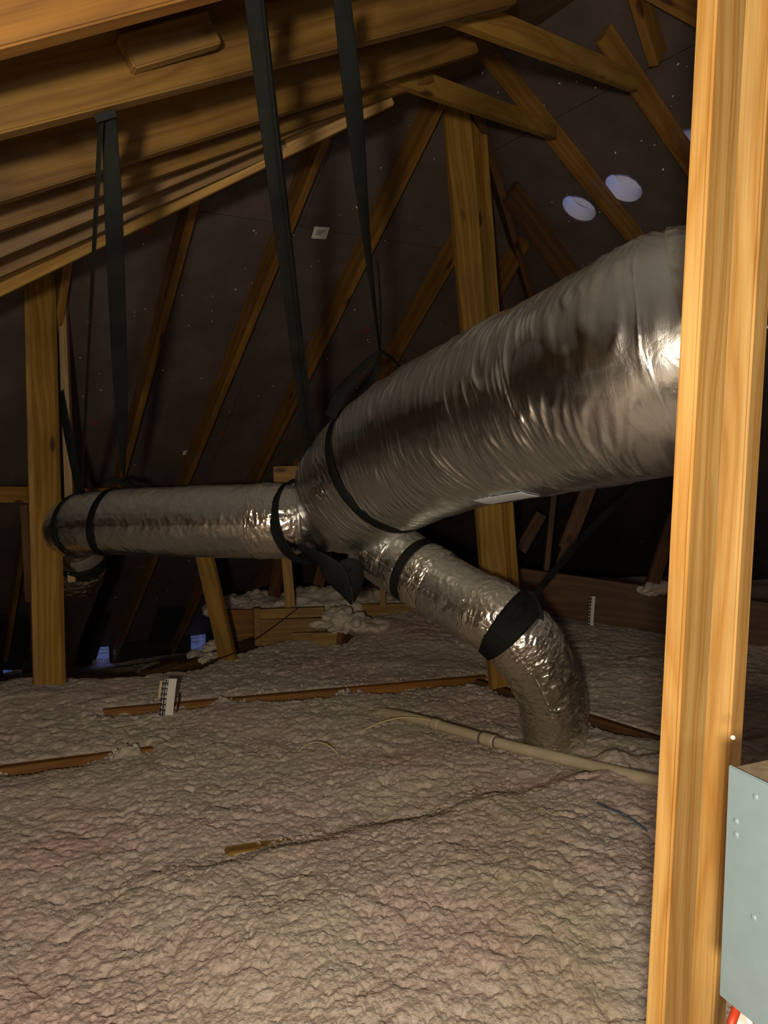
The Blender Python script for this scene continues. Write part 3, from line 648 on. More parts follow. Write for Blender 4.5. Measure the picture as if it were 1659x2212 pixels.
# black boards added to shut out sky light, gaps shaped for three glows
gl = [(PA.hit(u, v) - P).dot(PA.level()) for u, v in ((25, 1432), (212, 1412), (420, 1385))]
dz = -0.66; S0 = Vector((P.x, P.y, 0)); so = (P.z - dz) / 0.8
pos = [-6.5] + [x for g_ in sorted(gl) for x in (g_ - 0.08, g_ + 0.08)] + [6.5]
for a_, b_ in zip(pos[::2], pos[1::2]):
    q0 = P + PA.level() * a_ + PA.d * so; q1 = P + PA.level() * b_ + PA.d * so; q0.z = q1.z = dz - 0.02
    o = beam('added_eave_block_1', q0, q1, Vector((0, 0, 1)), 0.04, 0.6, M['black'], ay=0.0, az=1.0); prop(o, kind='structure')
# big header at the far right
hd = beam('header_beam', at(1095, 1224, 5.35), at(1800, 1322, 4.5), Vector((0, 0, 1)), 0.045, 0.295, M['dim'], label='wide dark red-brown header beam at the far right with a paper ruler', cat='beam', ay=0.0, az=1.0)
# ruler gauges --------------------------------------------------------------
def text_obj(name, s, size, mw, mat, parent=None, depth=0.0004):
    c = bpy.data.curves.new(name, 'FONT'); c.body = s; c.size = size; c.align_x = 'CENTER'; c.align_y = 'CENTER'; c.extrude = depth; c.offset = size * 0.02
    ob = bpy.data.objects.new('t', c); COL.objects.link(ob); bpy.context.view_layer.update()
    me = bpy.data.meshes.new_from_object(ob.evaluated_get(bpy.context.evaluated_depsgraph_get())); bpy.data.objects.remove(ob)
    me.materials.clear(); return link(name, me, mat, parent, mw)
def gauge(base, topv, right, wd, marks, first, lab, white_tab=True, u_sz=0.024):
    t = empty('depth_ruler', base, lab, 'ruler'); up = (topv - base); h = up.length; up.normalize(); nrm = right.cross(up).normalized()
    def rect(nm, x0, x1, y0, y1, k0, k1, mat, bend=0.0):
        bm = bmesh.new(); n = 14; vs = []
        for i in range(n + 1):
            y = y0 + (y1 - y0) * i / n; cv = bend * math.sin(math.pi * y / h * 0.9)
            for x, k in ((x0, k0), (x1, k0), (x1, k1), (x0, k1)): vs.append(bm.verts.new(base + right * x + up * y + nrm * (k + cv)))
        for i in range(n):
            for e in range(4): bm.faces.new((vs[4 * i + e], vs[4 * i + (e + 1) % 4], vs[4 * i + 4 + (e + 1) % 4], vs[4 * i + 4 + e]))
        bm.faces.new(vs[:4]); bm.faces.new(vs[-4:]); return link(nm, finish(bm, nm), mat, t)
    rect('card', 0, wd, 0, h, -.0006, 0.0, M['paper'], .006)
    if white_tab: rect('card_back', -0.012, wd * .3, h * .45, h * .93, -.004, -.0034, M['wire_y'], .006)
    rect('printed_strip', 0.0, wd * 0.44, 0, h, 0.0001, 0.0004, M['ink'], .006)
    for k in range(marks):
        y = h * (k + 0.55) / marks; cv = .006 * math.sin(math.pi * y / h * 0.9); s = str(first + k)
        q = frame(right, nrm, base + right * (wd * 0.26) + up * y + nrm * (0.0006 + cv)); text_obj('number', s, u_sz, q, M['paper'], t)
        q2 = base + right * (wd * 0.055) + up * y + nrm * (0.0007 + cv)
        bm = bmesh.new(); box_bm(bm, -wd * .05, wd * .05, -.0012, .0012, 0, .0004); link('tick', finish(bm, 'tick'), M['paper'], t, frame(right, nrm, q2))
    return t
gb = at(343, 1545, 3.58); gt = at(352, 1466, 3.60)
gauge(gb, gt, (at(376, 1545, 3.58) - gb).normalized(), 0.066, 7, 11, 'black and white paper depth ruler standing in the insulation at left')
gb = at(1270, 1350, 4.93); gt = at(1275, 1287, 4.93)
gauge(gb, gt, (at(1284, 1352, 4.90) - gb).normalized(), 0.038, 9, 10, 'small paper depth ruler against the dark header beam', False, 0.018)
q = frame((at(1500, 1292, 4.9) - at(1150, 1240, 5.28)).normalized(), Vector((0, -1, 0)), at(1211, 1302, 5.12)); text_obj('stamped_mark', '16', 0.055, q, M['ink'], hd)
q = frame((at(1500, 1292, 4.9) - at(1150, 1240, 5.28)).normalized(), Vector((0, -1, 0)), at(1173, 1296, 5.12)); text_obj('stamped_mark', '3', 0.05, q, M['ink'], hd)

# rafter vent baffles in the eave bays
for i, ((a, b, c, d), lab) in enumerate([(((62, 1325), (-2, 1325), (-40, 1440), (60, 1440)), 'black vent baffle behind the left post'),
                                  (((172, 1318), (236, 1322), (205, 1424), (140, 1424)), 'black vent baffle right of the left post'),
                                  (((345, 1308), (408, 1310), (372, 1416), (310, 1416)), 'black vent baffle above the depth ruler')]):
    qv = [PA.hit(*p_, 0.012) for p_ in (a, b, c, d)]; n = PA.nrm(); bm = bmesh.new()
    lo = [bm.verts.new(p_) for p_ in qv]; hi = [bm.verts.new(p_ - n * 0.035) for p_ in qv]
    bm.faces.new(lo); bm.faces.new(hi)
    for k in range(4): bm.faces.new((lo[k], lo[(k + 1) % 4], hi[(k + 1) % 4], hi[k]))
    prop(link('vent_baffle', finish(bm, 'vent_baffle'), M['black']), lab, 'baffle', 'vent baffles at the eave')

# round roof vents over the holes
for (c, r), lab in zip(vents, ('lower left round roof vent glowing lilac with daylight', 'upper right round roof vent glowing lilac, beside a rafter', 'round roof vent half hidden by the near post')):
    t = empty('roof_vent', c, lab, 'vent', 'round roof vents'); q = frame(PC.down(), PC.nrm(), c); bm = bmesh.new(); K = 28
    rings = []
    for rad, z in ((r * 0.99, 0.012), (r * 0.99, 0.095), (r * 0.965, 0.095), (r * 0.965, 0.012)):
        rings.append([bm.verts.new((rad * math.cos(2 * math.pi * i / K), rad * math.sin(2 * math.pi * i / K), z)) for i in range(K)])
    for a in range(4):
        A_, B_ = rings[a], rings[(a + 1) % 4]
        for i in range(K): bm.faces.new((A_[i], A_[(i + 1) % K], B_[(i + 1) % K], B_[i]))
    link('collar', finish(bm, 'collar'), M['ventw'], t, q); bm = bmesh.new()
    prev = None; cen = bm.verts.new((0, 0, 0.22))
    for rad, z in ((r * 0.6, 0.215), (r * 1.3, 0.185), (r * 1.65, 0.15)):
        cur = [bm.verts.new((rad * math.cos(2 * math.pi * i / K), rad * math.sin(2 * math.pi * i / K), z)) for i in range(K)]
        for i in range(K):
            if prev: bm.faces.new((prev[i], prev[(i + 1) % K], cur[(i + 1) % K], cur[i]))
            else: bm.faces.new((cen, cur[i], cur[(i + 1) % K]))
        prev = cur
    cap = link('cap', finish(bm, 'cap'), M['ventw'], t, q); so = cap.modifiers.new('s', 'SOLIDIFY'); so.thickness = 0.003

# ------------------------------------------------------------------ ducts
def wrinkle(amp, fs, ft, seed, k2=0.5, ridge=True):
    def f(q, th, r):
        c, s = np.cos(th) * ft, np.sin(th) * ft
        n = noise3(c, s, q * fs + seed); m = noise3(c * 2.3, s * 2.3, q * fs * 2.2 + seed * 2)
        a = (np.abs(n) * 1.6 - 0.3) if ridge else n
        b = (np.abs(m) * 1.6 - 0.3) if ridge else m
        return amp * (-a - k2 * b)
    return f
def addf(*fs): return lambda q, th, r: sum(f(q, th, r) for f in fs)
bd = empty('large_duct', at(1000, 920, 2.9), 'large foil-wrapped insulated duct sloping across the right of the picture', 'duct')
PBig = Path([(at(1572, 733, 1.985), 0.285), (at(1480, 760, 2.03), 0.311), (at(1380, 793, 2.13), 0.312), (at(1225, 847, 2.42), 0.31), (at(1000, 922, 2.88), 0.308), (at(850, 996, 3.22), 0.300),
             (at(757, 1068, 3.45), 0.275), (at(700, 1100, 3.56), 0.205), (at(655, 1116, 3.58), 0.165)], 400)
def dis_big(q, th, r):
    fade = sst(q, 0.0, 0.6)
    big = wrinkle(0.0030, 9, 0.8, 2.0, 0.5)(q, th, r); med = wrinkle(0.0020, 26, 1.4, 7.0)(q, th, r)
    cr = wrinkle(0.0012, 62, 2.2, 17.0)(q, th, r); lines = np.maximum(0, 0.22 - np.abs(noise3(np.cos(th) * 1.6, np.sin(th) * 1.6, q * 34 + 60 + 1.5 * np.sin(th * 2 + q * 5)))) * (0.014 + 0.014 * (1 - sst(q, 0.5, 1.0))) * np.maximum(0, noise3(np.cos(th) * 2.2, np.sin(th) * 2.2, q * 6 + 9) + 0.15) * 3
    bot = 0.5 + 0.5 * sst(np.sin(th * 1.0 + 0.3), -1, 1)
    pinch = -0.016 * np.exp(-((q - SQ) / 0.018) ** 2)
    low = 0.5 - 0.5 * np.sin(th)
    return (big + med) * (1.1 - 0.5 * sst(q, 0.6, 1.7)) + cr + lines + pinch + 0.006 * noise3(np.cos(th) * 1.5, np.sin(th) * 1.5, q * 3)
def s_near(path, p):
    return path.s[int(np.argmin(np.linalg.norm(path.p - np.array(p), axis=1)))]
SQ = s_near(PBig, at(835, 1003, 3.24))
def loop_tilt(k, ph): return lambda th: k * np.cos(th - ph)
tube('duct_jacket', PBig, 0, PBig.L, 620, 420, dis_big, M['foil_big'], bd, caps=True)
tube('foil_tape', PBig, 0.0, 0.075, 60, 300, addf(wrinkle(0.006, 45, 5, 1.0), lambda q, th, r: 0.010), M['tape'], bd)
# white label on the underside
def patch_on(path, s0, s1, t0, t1, lift, mat, nm, parent, ns=24, nt=16, dsp=None):
    q, th = np.meshgrid(np.linspace(s0, s1, ns), np.linspace(t0, t1, nt), indexing='ij'); c, t, u, v, r = path.get(q)
    rr = r + lift + (dsp(q, th, r) if dsp is not None else 0); co = (c + (u * np.cos(th)[..., None] + v * np.sin(th)[..., None]) * rr[..., None]).reshape(-1, 3)
    i = np.arange(ns - 1)[:, None]; j = np.arange(nt - 1)[None, :]
    qs = np.stack([i * nt + j, (i + 1) * nt + j, (i + 1) * nt + j + 1, i * nt + j + 1], -1).reshape(-1, 4)
    o = link(nm, mesh_np(nm, co, qs, np.stack([q, th * .25], -1).reshape(-1, 2)), mat, parent); so = o.modifiers.new('s', 'SOLIDIFY'); so.thickness = 0.0008; return o
def theta_of(path, s, target):
    c, t, u, v, r = path.get(np.array([s])); d = np.array(target) - c[0]; return math.atan2(d.dot(v[0]), d.dot(u[0]))
def theta_px(path, s, u_, v_):
    """angle on the ring at s whose outer point shows nearest to a direction"""
    best = None
    for th in np.linspace(-math.pi, math.pi, 361):
        c, t, uu, vv, r = path.get(np.array([s])); p = c[0] + (uu[0] * math.cos(th) + vv[0] * math.sin(th)) * r[0]; w = Vector(p) - CAM
        n = Vector(uu[0] * math.cos(th) + vv[0] * math.sin(th))
        if n.dot(w) > 0.05: continue
        d = w.dot(FW); x = CX + FPX * w.x / d; y = CY - FPX * w.dot(UP) / d; e = math.hypot(x - u_, y - v_)
        if best is None or e < best[0]: best = (e, th)
    return best[1]
def s_px(path, u_, v_):
    W_ = path.p - np.array(CAM); d = W_ @ np.array(FW); x = CX + FPX * W_[:, 0] / d; y = CY - FPX * (W_ @ np.array(UP)) / d
    return path.s[int(np.argmin((x - u_) ** 2 + (y - v_) ** 2))]
sL0, sL1 = s_px(PBig, 1160, 870), s_px(PBig, 1050, 905); tl = theta_px(PBig, (sL0 + sL1) / 2, 1095, 1082)
patch_on(PBig, sL0, sL1, tl - 0.10, tl + 0.16, 0.004, M['label'], 'printed_label', bd)['label'] = 'shiny white label on the underside'
# strip of tape hanging by the strap
sT = s_px(PBig, 800, 1035); tt = theta_px(PBig, sT, 735, 1045)
patch_on(PBig, sT - .03, sT + .02, tt - .16, tt + .16, 0.007, M['tape'], 'tape_piece', bd, dsp=wrinkle(0.006, 40, 12, 4.0))

sd = empty('narrow_duct', at(380, 1125, 3.6), 'narrow foil-wrapped duct running level to the left from the junction', 'duct')
PSm = Path([(at(655, 1122, 3.50), 0.145), (at(590, 1125, 3.50), 0.166), (at(450, 1126, 3.56), 0.166), (at(300, 1127, 3.66), 0.158), (at(205, 1130, 3.76), 0.152), (at(158, 1142, 3.88), 0.146),
            (at(160, 1175, 3.98), 0.135), (at(176, 1215, 4.05), 0.118), (at(158, 1290, 4.3), 0.115), (at(128, 1380, 4.7), 0.112), (at(112, 1450, 5.0), 0.11)], 400)
def dis_sm(q, th, r):
    return wrinkle(0.0035, 9, 1.3, 3.0)(q, th, r) + wrinkle(0.0022, 28, 3, 8.0)(q, th, r) + wrinkle(0.0014, 70, 5, 9.0)(q, th, r) + 0.004 * noise3(np.cos(th), np.sin(th), q * 4 + 3)
tube('duct_jacket', PSm, 0, PSm.L, 520, 220, dis_sm, M['foil'], sd, caps=True)
def tape_on(path, s0, s1, seed, parent, amp=0.008, lift=0.007, tilt=None, mat='tape', nt=220, ns=60, nm='foil_tape'):
    return tube(nm, path, s0, s1, ns, nt, lambda q, th, r: wrinkle(amp * .55, 34, 2.4, seed, 0.7)(q, th, r) + wrinkle(amp * .28, 80, 6, seed + 3)(q, th, r) + lift * (1 - 0.7 * np.abs((q - s0) / (s1 - s0) * 2 - 1) ** 4), M[mat], parent, tilt=tilt)
tape_on(PSm, 0.02, 0.22, 5.0, sd, 0.010, 0.006)
sB = s_px(PSm, 178, 1215); tape_on(PSm, sB, sB + 0.16, 9.0, sd, 0.010, 0.006, mat='foil_loose')
def band(path, s0, wd, lift, parent, nm='band', tilt=None, amp=0.002, seed=2.0, mat='web'):
    o = tube(nm, path, s0 - wd / 2, s0 + wd / 2, 10, 160, lambda q, th, r: lift + amp * noise3(np.cos(th) * 3, np.sin(th) * 3, seed), M[mat], parent, tilt=tilt)
    so = o.modifiers.new('s', 'SOLIDIFY'); so.thickness = 0.003; return o
band(PSm, sB - 0.02, 0.035, 0.006, sd, 'black_band')

ld = empty('lower_duct', at(1190, 1610, 3.1), 'foil flex duct bending down from the junction into the insulation', 'duct')
PLo = Path([(at(800, 1165, 3.50), 0.15), (at(855, 1205, 3.44), 0.150), (at(900, 1234, 3.36), 0.142), (at(1000, 1295, 3.22), 0.143), (at(1095, 1350, 3.10), 0.143),
            (at(1160, 1430, 3.12), 0.143), (at(1192, 1510, 3.18), 0.137), (at(1196, 1590, 3.24), 0.130), (at(1194, 1700, 3.30), 0.126)], 400)
s1, s2 = s_px(PLo, 900, 1236), s_px(PLo, 1100, 1354)
def dis_lo(q, th, r):
    lo = sst(q, s2 - 0.02, s2 + 0.1)
    base = wrinkle(0.004, 10, 1.6, 4.0)(q, th, r) + wrinkle(0.003, 30, 3.5, 6.0)(q, th, r)
    crump = wrinkle(0.013, 12, 1.2, 14.0, 0.6)(q, th, r) + wrinkle(0.0055, 36, 2.4, 24.0)(q, th, r)
    return base * (1 - lo) + (crump + base * .5) * lo - 0.012 * np.exp(-((q - s1) / .02) ** 2) - 0.014 * np.exp(-((q - s2) / .025) ** 2)
tube('duct_jacket', PLo, 0, s2 + 0.03, 320, 220, dis_lo, M['foil'], ld, caps=True)
tube('duct_jacket', PLo, s2 + 0.0, PLo.L, 300, 220, dis_lo, M['foil_loose'], ld, caps=True)
band(PLo, s1, 0.038, 0.004, ld, 'black_band'); tape_on(PLo, s1 + .02, s1 + .12, 31.0, ld, 0.010, 0.006)
tape_on(PLo, s2 - .15, s2 - .03, 41.0, ld, 0.010, 0.005); tape_on(PLo, s2 + .04, s2 + .16, 51.0, ld, 0.012, 0.006)
sE = s_px(PLo, 1196, 1540); tape_on(PLo, sE - .10, sE + .22, 61.0, ld, 0.012, 0.005)
band(PLo, s2, 0.062, 0.012, ld, 'sling_band')
# junction ring
ja = Vector((0.83, -0.48, 0.27)).normalized(); jc = at(652, 1127, 3.47)
PJ = Path([(jc - ja * 0.06, 0.176), (jc, 0.184), (jc + ja * 0.06, 0.198)], 20)
ring_o = tube('junction_band', PJ, 0.022, 0.085, 12, 200, lambda q, th, r: 0.002 * noise3(np.cos(th) * 3, np.sin(th) * 3, q * 20), M['web'], bd)
ring_o.modifiers.new('s', 'SOLIDIFY').thickness = 0.006

# ------------------------------------------------------------------ straps (black webbing)
Fr = (0.05, -1, 0.0)
def strap(label, segs, group='black hanging straps'):
    t = empty('hanging_strap', segs[0][1][-1], label, 'strap', group)
    for nm, pts, ws, ns_ in segs: ribbon(nm, pts, ws, ns_, M['web'], t)
    return t
def nrmv(deg, z=0.0): return (math.sin(R(deg)), -math.cos(R(deg)), z)
def inv(y, y0, d0, y1, d1): return 1.0 / (1 / d0 + (1 / d1 - 1 / d0) * (y - y0) / (y1 - y0))
dT = 1.30; L1 = lambda y: inv(y, 246, dT, 1062, 3.72); L2 = lambda y: inv(y, 246, dT, 1040, 3.60)
strap('black strap folded over the second rafter, its two legs reaching the narrow duct', [
    ('strap_leg', [at(219, 246, dT), at(205, 500, L1(500)), at(187, 850, L1(850)), at(176, 1062, 3.72)], [0.021, 0.027, 0.030, 0.045], [nrmv(-25), nrmv(-35), nrmv(-40), nrmv(-30)]),
    ('strap_leg', [at(236, 244, dT), at(247, 500, L2(500)), at(261, 850, L2(850)), at(268, 1040, 3.60)], [0.024, 0.037, 0.044, 0.026], [nrmv(10), nrmv(20), nrmv(20), nrmv(50)]),
    ('strap_fold', [at(206, 257, dT - .01), at(228, 250, dT - .012), at(250, 244, dT - .01)], [0.012, 0.012, 0.012], [(0, -1, -.4)] * 3)])
L3 = lambda y: inv(y, -40, 1.05, 985, 3.5)
strap('long black strap dropping from the top edge to the junction band', [
    ('strap_leg', [at(545, -40, 1.05), at(586, 300, L3(300)), at(626, 620, L3(620)), at(672, 985, 3.50)], [0.029, 0.034, 0.040, 0.060], [nrmv(0), nrmv(8), nrmv(10), nrmv(15)]),
    ('strap_leg', [at(562, -40, 1.04), at(597, 300, L3(300) - .01), at(634, 620, L3(620) - .012), at(672, 985, 3.48)], [0.008, 0.012, 0.018, 0.03], [nrmv(-20), nrmv(-15), nrmv(-20), nrmv(-30)])])
K0 = at(820, 762, 3.02); L4 = lambda y: inv(y, -40, 1.17, 752, 3.0)
big_strap = strap('long black strap knotted above the large duct, holding it in a loop', [
    ('strap_leg', [at(734, -40, 1.17), at(766, 250, L4(250)), at(795, 545, L4(545)), at(820, 752, 3.0)], [0.030, 0.038, 0.036, 0.022], [nrmv(5), nrmv(5), nrmv(20), nrmv(45)]),
    ('strap_leg', [at(816, 560, L4(560) - .01), at(822, 660, L4(660) - .01), at(822, 760, 3.0)], [0.020, 0.022, 0.014], [nrmv(-40), nrmv(-40), nrmv(-60)]),
    ('strap_end', [at(816, 762, 3.0), at(775, 800, 3.02), at(735, 850, 3.0), at(712, 900, 2.98)], [0.022, 0.030, 0.05, 0.05], [nrmv(20, .3), nrmv(0, .5), nrmv(-10, .3), nrmv(-10, .2)]),
    ('loop', [at(822, 758, 3.0), at(848, 775, 3.05), at(872, 800, 3.2)], [0.02, 0.022, 0.026], [nrmv(20, .6), nrmv(30, .6), nrmv(30, .6)])])
# loop lying round the duct: from the knot down the near side and under
def around(path, s0, th0, th1, lift, n=40):
    out = []
    for k in range(n):
        th = th0 + (th1 - th0) * k / (n - 1); c, t, u, v, r = path.get(np.array([s0(k / (n - 1)) if callable(s0) else s0])); d = u[0] * math.cos(th) + v[0] * math.sin(th)
        out.append((Vector(c[0] + d * (r[0] + lift)), tuple(d)))
    return out
tha = theta_px(PBig, SQ, 775, 905); thb = theta_px(PBig, SQ, 822, 1112)
if thb - tha > math.pi: thb -= 2 * math.pi
if tha - thb > math.pi: thb += 2 * math.pi
ar = around(PBig, SQ, tha, thb + (thb - tha) * 0.45, 0.002, 14)
pts = [K0, at(806, 815, 3.0)] + [a[0] for a in ar]; nn = [nrmv(10), nrmv(-20)] + [a[1] for a in ar]
ribbon('loop', pts, [0.014, 0.028] + [0.046] * len(ar), nn, M['web'], big_strap, n=120)
# strap round left end of narrow duct
def ring_strap(path, s0, label, tail, knot_w=0.03):
    t = empty('tied_strap', tail[0], label, 'strap', 'black hanging straps')
    o = tube('loop', path, s0 - 0.017, s0 + 0.017, 8, 140, lambda q, th, r: 0.006 + 0 * q, M['web'], t, tilt=loop_tilt(0.035, 1.2)); o.modifiers.new('s', 'SOLIDIFY').thickness = 0.003
    bm = bmesh.new(); bmesh.ops.create_icosphere(bm, subdivisions=3, radius=knot_w)
    for v in bm.verts: v.co += v.co.normalized() * (0.006 * math.sin(v.co.x * 400) + 0.004 * math.cos(v.co.z * 300 + v.co.y * 200))
    for v in bm.verts: v.co.z *= 0.6
    kk = link('knot', finish(bm, 'knot'), M['web'], t, Matrix.Translation(tail[0]))
    return t
sk = s_px(PSm, 240, 1130)
t = ring_strap(PSm, sk, 'strap knotted round the narrow duct near its left end, with a loose end', [at(268, 1042, 3.62)], 0.026)
ribbon('loose_end', [at(266, 1042, 3.6), at(245, 1036, 3.58), at(225, 1044, 3.56)], [0.022, 0.03, 0.03], [(0, -1, .6)] * 3, M['web'], t, n=24)
ribbon('loop', [at(270, 1042, 3.62), at(290, 1046, 3.66), at(305, 1056, 3.76)], [0.02, 0.03, 0.03], [(0, -1, .6)] * 3, M['web'], t, n=24)
sk2 = s_px(PSm, 175, 1136)
t = ring_strap(PSm, sk2, 'strap tied round the duct bend beside the left post', [at(172, 1062, 3.78)], 0.024)
ribbon('strap_leg', [at(124, 785, 3.95), at(136, 880, 3.9), at(155, 980, 3.85), at(172, 1062, 3.78)], [0.02, 0.045, 0.05, 0.045], [nrmv(-10), nrmv(-20), nrmv(-20), nrmv(-20)], M['web'], t)
# junction strap tail hanging
t = empty('strap_tail', at(760, 1290, 3.38), 'black strap tail hanging in a point under the duct junction', 'strap')
ribbon('tail', [at(640, 1178, 3.42), at(690, 1205, 3.36), at(722, 1238, 3.34), at(738, 1262, 3.34), at(760, 1306, 3.36)], [0.035, 0.06, 0.11, 0.085, 0.008], [nrmv(-10, -.5), nrmv(-10, -.3), nrmv(-18, -.1), nrmv(-18), nrmv(-18)], M['web'], t)
ribbon('tail', [at(735, 1222, 3.36), at(762, 1225, 3.36), at(772, 1255, 3.36), at(764, 1302, 3.365)], [0.05, 0.075, 0.07, 0.008], [nrmv(35, -.1), nrmv(38), nrmv(38), nrmv(38)], M['web'], t)
# right-hand sling of the lower duct
strap('black strap rising from the lower duct into the dark at the right', [
    ('strap_leg', [at(1420, 1010, 4.0), at(1290, 1130, 3.6), at(1205, 1225, 3.25), at(1150, 1292, 3.05)], [0.035, 0.042, 0.034, 0.026], [nrmv(20), nrmv(20), nrmv(10), nrmv(0)]),
    ('strap_leg', [at(1152, 1290, 3.05), at(1135, 1322, 2.97), at(1115, 1350, 2.95)], [0.03, 0.07, 0.08], [nrmv(25, .2), nrmv(30, .2), nrmv(30, .3)]),
    ('strap_leg', [at(1152, 1290, 3.06), at(1160, 1325, 3.0), at(1160, 1358, 3.02)], [0.028, 0.05, 0.045], [nrmv(-15, .1), nrmv(-15, .1), nrmv(-15, .1)]),
    ('strap_leg', [at(1106, 1288, 3.12), at(1130, 1284, 3.08), at(1156, 1286, 3.05)], [0.05, 0.035, 0.03], [(0, -1, .4)] * 3)])

# ------------------------------------------------------------------ pvc pipe
pv = empty('pvc_pipe', on_z(1100, 1620, .02), 'cream plastic pipe lying in the insulation under the lower duct', 'pipe')
PP = Path([(on_z(770, 1531, -.06), 0.0215), (on_z(870, 1546, .02), 0.0215), (on_z(1000, 1582, .035), 0.0215), (on_z(1100, 1611, .04), 0.0215), (on_z(1260, 1650, .05), 0.0215), (on_z(1420, 1687, .075), 0.0215), (on_z(1600, 1728, .08), 0.0215)], 160)
tube('pipe', PP, 0, PP.L, 160, 32, None, M['pvc'], pv, caps=True)
sc1 = s_px(PP, 1056, 1600); tube('coupling', PP, sc1 - .033, sc1 + .033, 6, 32, None, M['pvc'], pv, extra=0.0045, caps=True)
M['purple'] = plain('purple_primer', (0.13, 0.07, 0.11), 0.5)
for k in (-.037, .037): tube('primer_ring', PP, sc1 + k - .004, sc1 + k + .004, 4, 32, None, M['purple'], pv, extra=0.0012)
sc2 = s_px(PP, 940, 1566); tube('coupling', PP, sc2 - .02, sc2 + .02, 6, 32, None, M['pvc'], pv, extra=0.003, caps=True)

# ------------------------------------------------------------------ wires
def wthing(nm, pts, r, mat, lab): o = wire(nm, pts, r, mat); prop(o, lab, 'wire')
wthing('yellow_wire', [on_z(788, 1576, .01), on_z(830, 1558, .04), on_z(875, 1550, .055), on_z(930, 1556, .05), on_z(985, 1574, .02)], 0.0032, M['wire_y'], 'thin yellow wire lying along the plastic pipe')
wthing('yellow_wire', [on_z(643, 1626, -.01), on_z(660, 1610, .02), on_z(685, 1603, .035), on_z(712, 1612, .03), on_z(736, 1634, -.01)], 0.0026, M['wire_y'], 'small yellow wire loop sticking up from the middle of the insulation')
wthing('dark_wire', [at(642, 1315, 4.85), at(575, 1365, 4.7), at(510, 1408, 4.45), at(470, 1424, 4.3), at(440, 1434, 4.25)], 0.004, M['wire_k'], 'dark wire strung from the boarded box across the slanting brace')
wthing('dark_wire', [on_z(388, 1498, .03), on_z(386, 1515, .03), on_z(382, 1538, 0)], 0.004, M['wire_k'], 'short dark wire just right of the depth ruler')
wthing('blue_wire', [on_z(1290, 1733, .06), on_z(1312, 1745, .085), on_z(1345, 1760, .085), on_z(1372, 1776, .085), on_z(1398, 1796, .07)], 0.0022, M['wire_b'], 'thin blue wire on the insulation beside the near post')
wthing('red_cable', [at(1560, 2330, .92), at(1578, 2220, .93), at(1590, 2180, .94), at(1600, 2120, .96)], 0.0055, M['red'], 'thick red cable below the grey box, at the left')
wthing('red_cable', [at(1660, 2330, .9), at(1644, 2230, .92), at(1630, 2195, .94), at(1616, 2120, .96)], 0.0055, M['red'], 'red cable at the bottom right corner')
bm = bmesh.new(); bmesh.ops.create_icosphere(bm, subdivisions=3, radius=0.017)
for v in bm.verts: v.co.z *= 1.5; v.co += v.co.normalized() * 0.002 * math.sin(v.co.x * 600 + v.co.z * 300)
prop(link('plastic_wrap', finish(bm, 'plastic_wrap'), M['white'], None, Matrix.Translation(at(1608, 2222, .95))), 'white plastic scrap between the red cables', 'scrap')

# ------------------------------------------------------------------ grey electrical box
eb = empty('electrical_box', at(1560, 2172, 0.86), 'grey metal electrical box mounted on the near post', 'electrical box')
A_ = at(1573, 1652, 0.855); Bx = at(1720, 1682, 0.775); Dn = Vector((0, 0, -1)); xd = (Bx - A_); xd.z = 0; xd.normalize(); Wd = 0.26; Hh = 0.272; Dp = 0.105
bk = Vector((-xd.y, xd.x, 0))
q = Matrix(((xd.x, bk.x, 0, A_.x), (xd.y, bk.y, 0, A_.y), (0, 0, 1, A_.z), (0, 0, 0, 1)))
bm = bmesh.new(); box_bm(bm, 0.002, Wd - .002, 0.003, Dp, -Hh + .002, -.0015, 0.003); link('enclosure', finish(bm, 'enclosure'), M['dusty'], eb, q)
bm = bmesh.new(); box_bm(bm, 0, Wd, 0, 0.0035, -Hh, 0, 0.0012); link('cover', finish(bm, 'cover'), M['steel'], eb, q)
for (u, v) in ((1632, 1722), (1590, 1774), (1590, 1803), (1628, 1982)):
    r_ = ray(u, v); nrm = -bk; t_ = (A_ - CAM).dot(nrm) / r_.dot(nrm); pp = CAM + r_ * t_
    bm = bmesh.new(); bmesh.ops.create_uvsphere(bm, u_segments=16, v_segments=8, radius=0.0036)
    for v2 in bm.verts: v2.co.y *= 0.45
    link('rivet', finish(bm, 'rivet'), M['steel'], eb, Matrix(((xd.x, bk.x, 0, pp.x), (xd.y, bk.y, 0, pp.y), (0, 0, 1, pp.z), (0, 0, 0, 1))))
bm = bmesh.new(); bmesh.ops.create_icosphere(bm, subdivisions=2, radius=0.003)
link('paint_blob', finish(bm, 'paint_blob'), M['white'], eb, Matrix.Translation(at(1583, 1593, .93)))

# ------------------------------------------------------------------ small marks on the decks
def sticker(u, v, w, h, rot, lab):
    c = PA.hit(u, v, 0.0015); dn = PA.down(); lv = PA.level(); n = -PA.nrm(); q = frame(lv, n, c) @ Matrix.Rotation(rot, 4, 'Z')
    bm = bmesh.new(); box_bm(bm, -w / 2, w / 2, -h / 2, h / 2, 0, 0.0006); o = link('paper_label', finish(bm, 'paper_label'), M['paper'], None, q); prop(o, lab, 'label')
    for k in range(3):
        bm = bmesh.new(); box_bm(bm, -w * .28, w * (.28 - .1 * k), h * (.18 - .16 * k) - .003, h * (.18 - .16 * k) + .003, 0.0007, 0.001); link('print_line', finish(bm, 'print_line'), plain_ink, o).matrix_local = Matrix.Identity(4)
plain_ink = plain('faded_print', (0.22, 0.2, 0.2), 0.8)
sticker(692, 503, 0.085, 0.075, 0.1, 'white paper label on the back slope between the two long straps')
sticker(404, 978, 0.055, 0.045, 0.05, 'small paper label on the back slope just above the narrow duct')
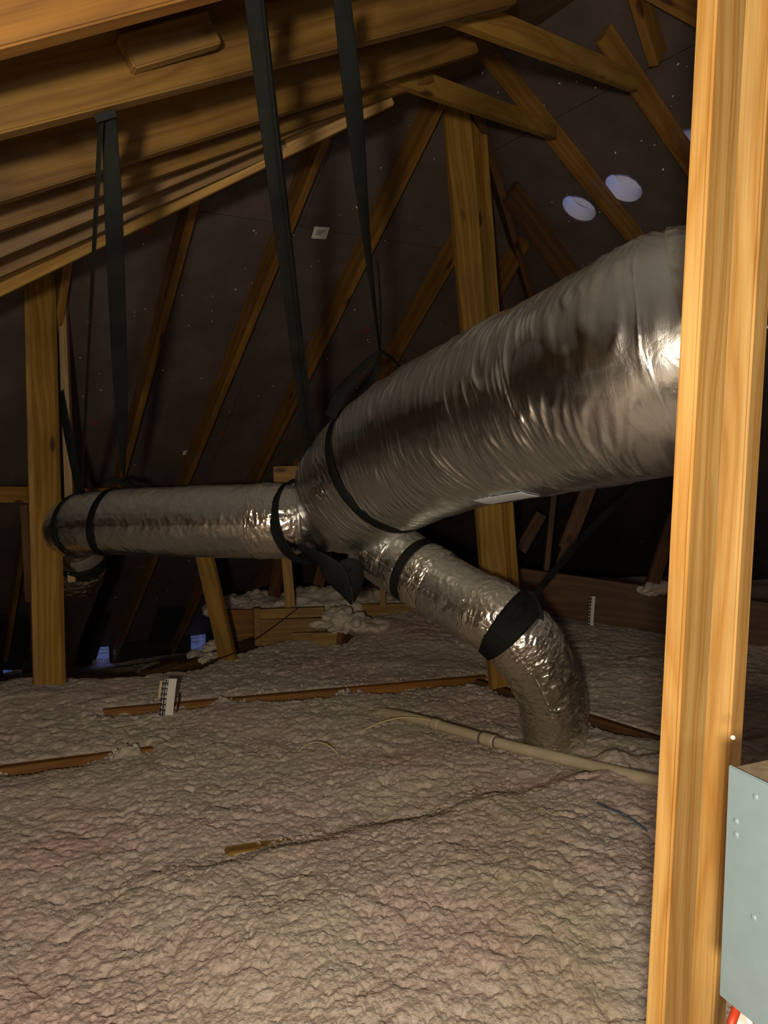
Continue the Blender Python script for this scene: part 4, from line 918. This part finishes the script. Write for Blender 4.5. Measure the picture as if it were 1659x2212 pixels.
for (u, v, lab) in ((790, 713, 'red stamped ring on the deck left of the knotted strap'), (318, 497, 'red stamped ring on the deck beside the left strap'),
                    (477, 937, 'red stamped ring on the deck right of the small paper label'), (203, 913, 'red stamped ring on the deck between the left straps')):
    c = PA.hit(u, v, 0.001); q = frame(PA.level(), -PA.nrm(), c); bm = bmesh.new(); K = 24
    for (ra, rb) in ((0.016, 0.022), (0.0, 0.007)):
        for i in range(K):
            a, b = 2 * math.pi * i / K, 2 * math.pi * (i + 1) / K
            vs = [bm.verts.new((rr_ * math.cos(x), rr_ * math.sin(x) * 1.15, 0.0006)) for rr_, x in ((max(ra, .001), a), (rb, a), (rb, b), (max(ra, .001), b))]; bm.faces.new(vs)
    prop(link('red_stamp', finish(bm, 'red_stamp'), M['redink'], None, q), lab, 'stamp', 'red stamps on the back slope')
# specks of insulation and nail tips stuck to the decks
def specks():
    rr = np.random.RandomState(3); bm = bmesh.new()
    n = 0
    while n < 330:
        u = rr.uniform(60, 1490); v = rr.uniform(80, 1380)
        zs = [(pl.hit(u, v), pl) for pl in (PA, PC)]; pz = PA.hit(u, v)
        pl = PA if (PA.hit(u, v) - CAM).length < (PC.hit(u, v) - CAM).length or (PC.hit(u, v) - CAM).dot(FW) < 0 else PC
        c = pl.hit(u, v, 0.004)
        if PB.z(c.x, c.y) < c.z - .02 or (c - CAM).dot(FW) < 0: n += 1; continue
        s = rr.uniform(0.0016, 0.0042) * (1.6 if rr.rand() < .06 else 1)
        m_ = frame(Vector(rr.normal(size=3)), Vector(rr.normal(size=3)), c)
        bmesh.ops.create_icosphere(bm, subdivisions=1, radius=s, matrix=m_ @ Matrix.Diagonal((1.6, 1, .7, 1))); n += 1
    prop(link('insulation_flecks', finish(bm, 'insulation_flecks'), M['fleck']), 'tiny white flecks of fibre stuck to the underside of the roof', 'flecks', kind='stuff')
specks()
for i, (u, v, pl, ln) in enumerate([(246, 128, PB, .05), (213, 80, PB, .03), (30, 345, PB, .03), (235, 71, PB, .02), (40, 160, PB, .03)]):
    c = pl.hit(u, v, 0.0); bm = bmesh.new(); bmesh.ops.create_cone(bm, cap_ends=True, segments=8, radius1=0.0015, radius2=0.0004, depth=ln)
    o = link('nail', finish(bm, 'nail'), M['nail'], None, frame(Vector((0, 1, 0)), -pl.nrm(), c - pl.nrm() * ln / 2)); prop(o, ['bright nail tip poking through above the second rafter', 'nail tip near the first rafter, above the bright one', 'nail tip by the left border under the second rafter', 'tiny nail tip beside the first rafter', 'nail tip near the left border above the second rafter'][i], 'nail')
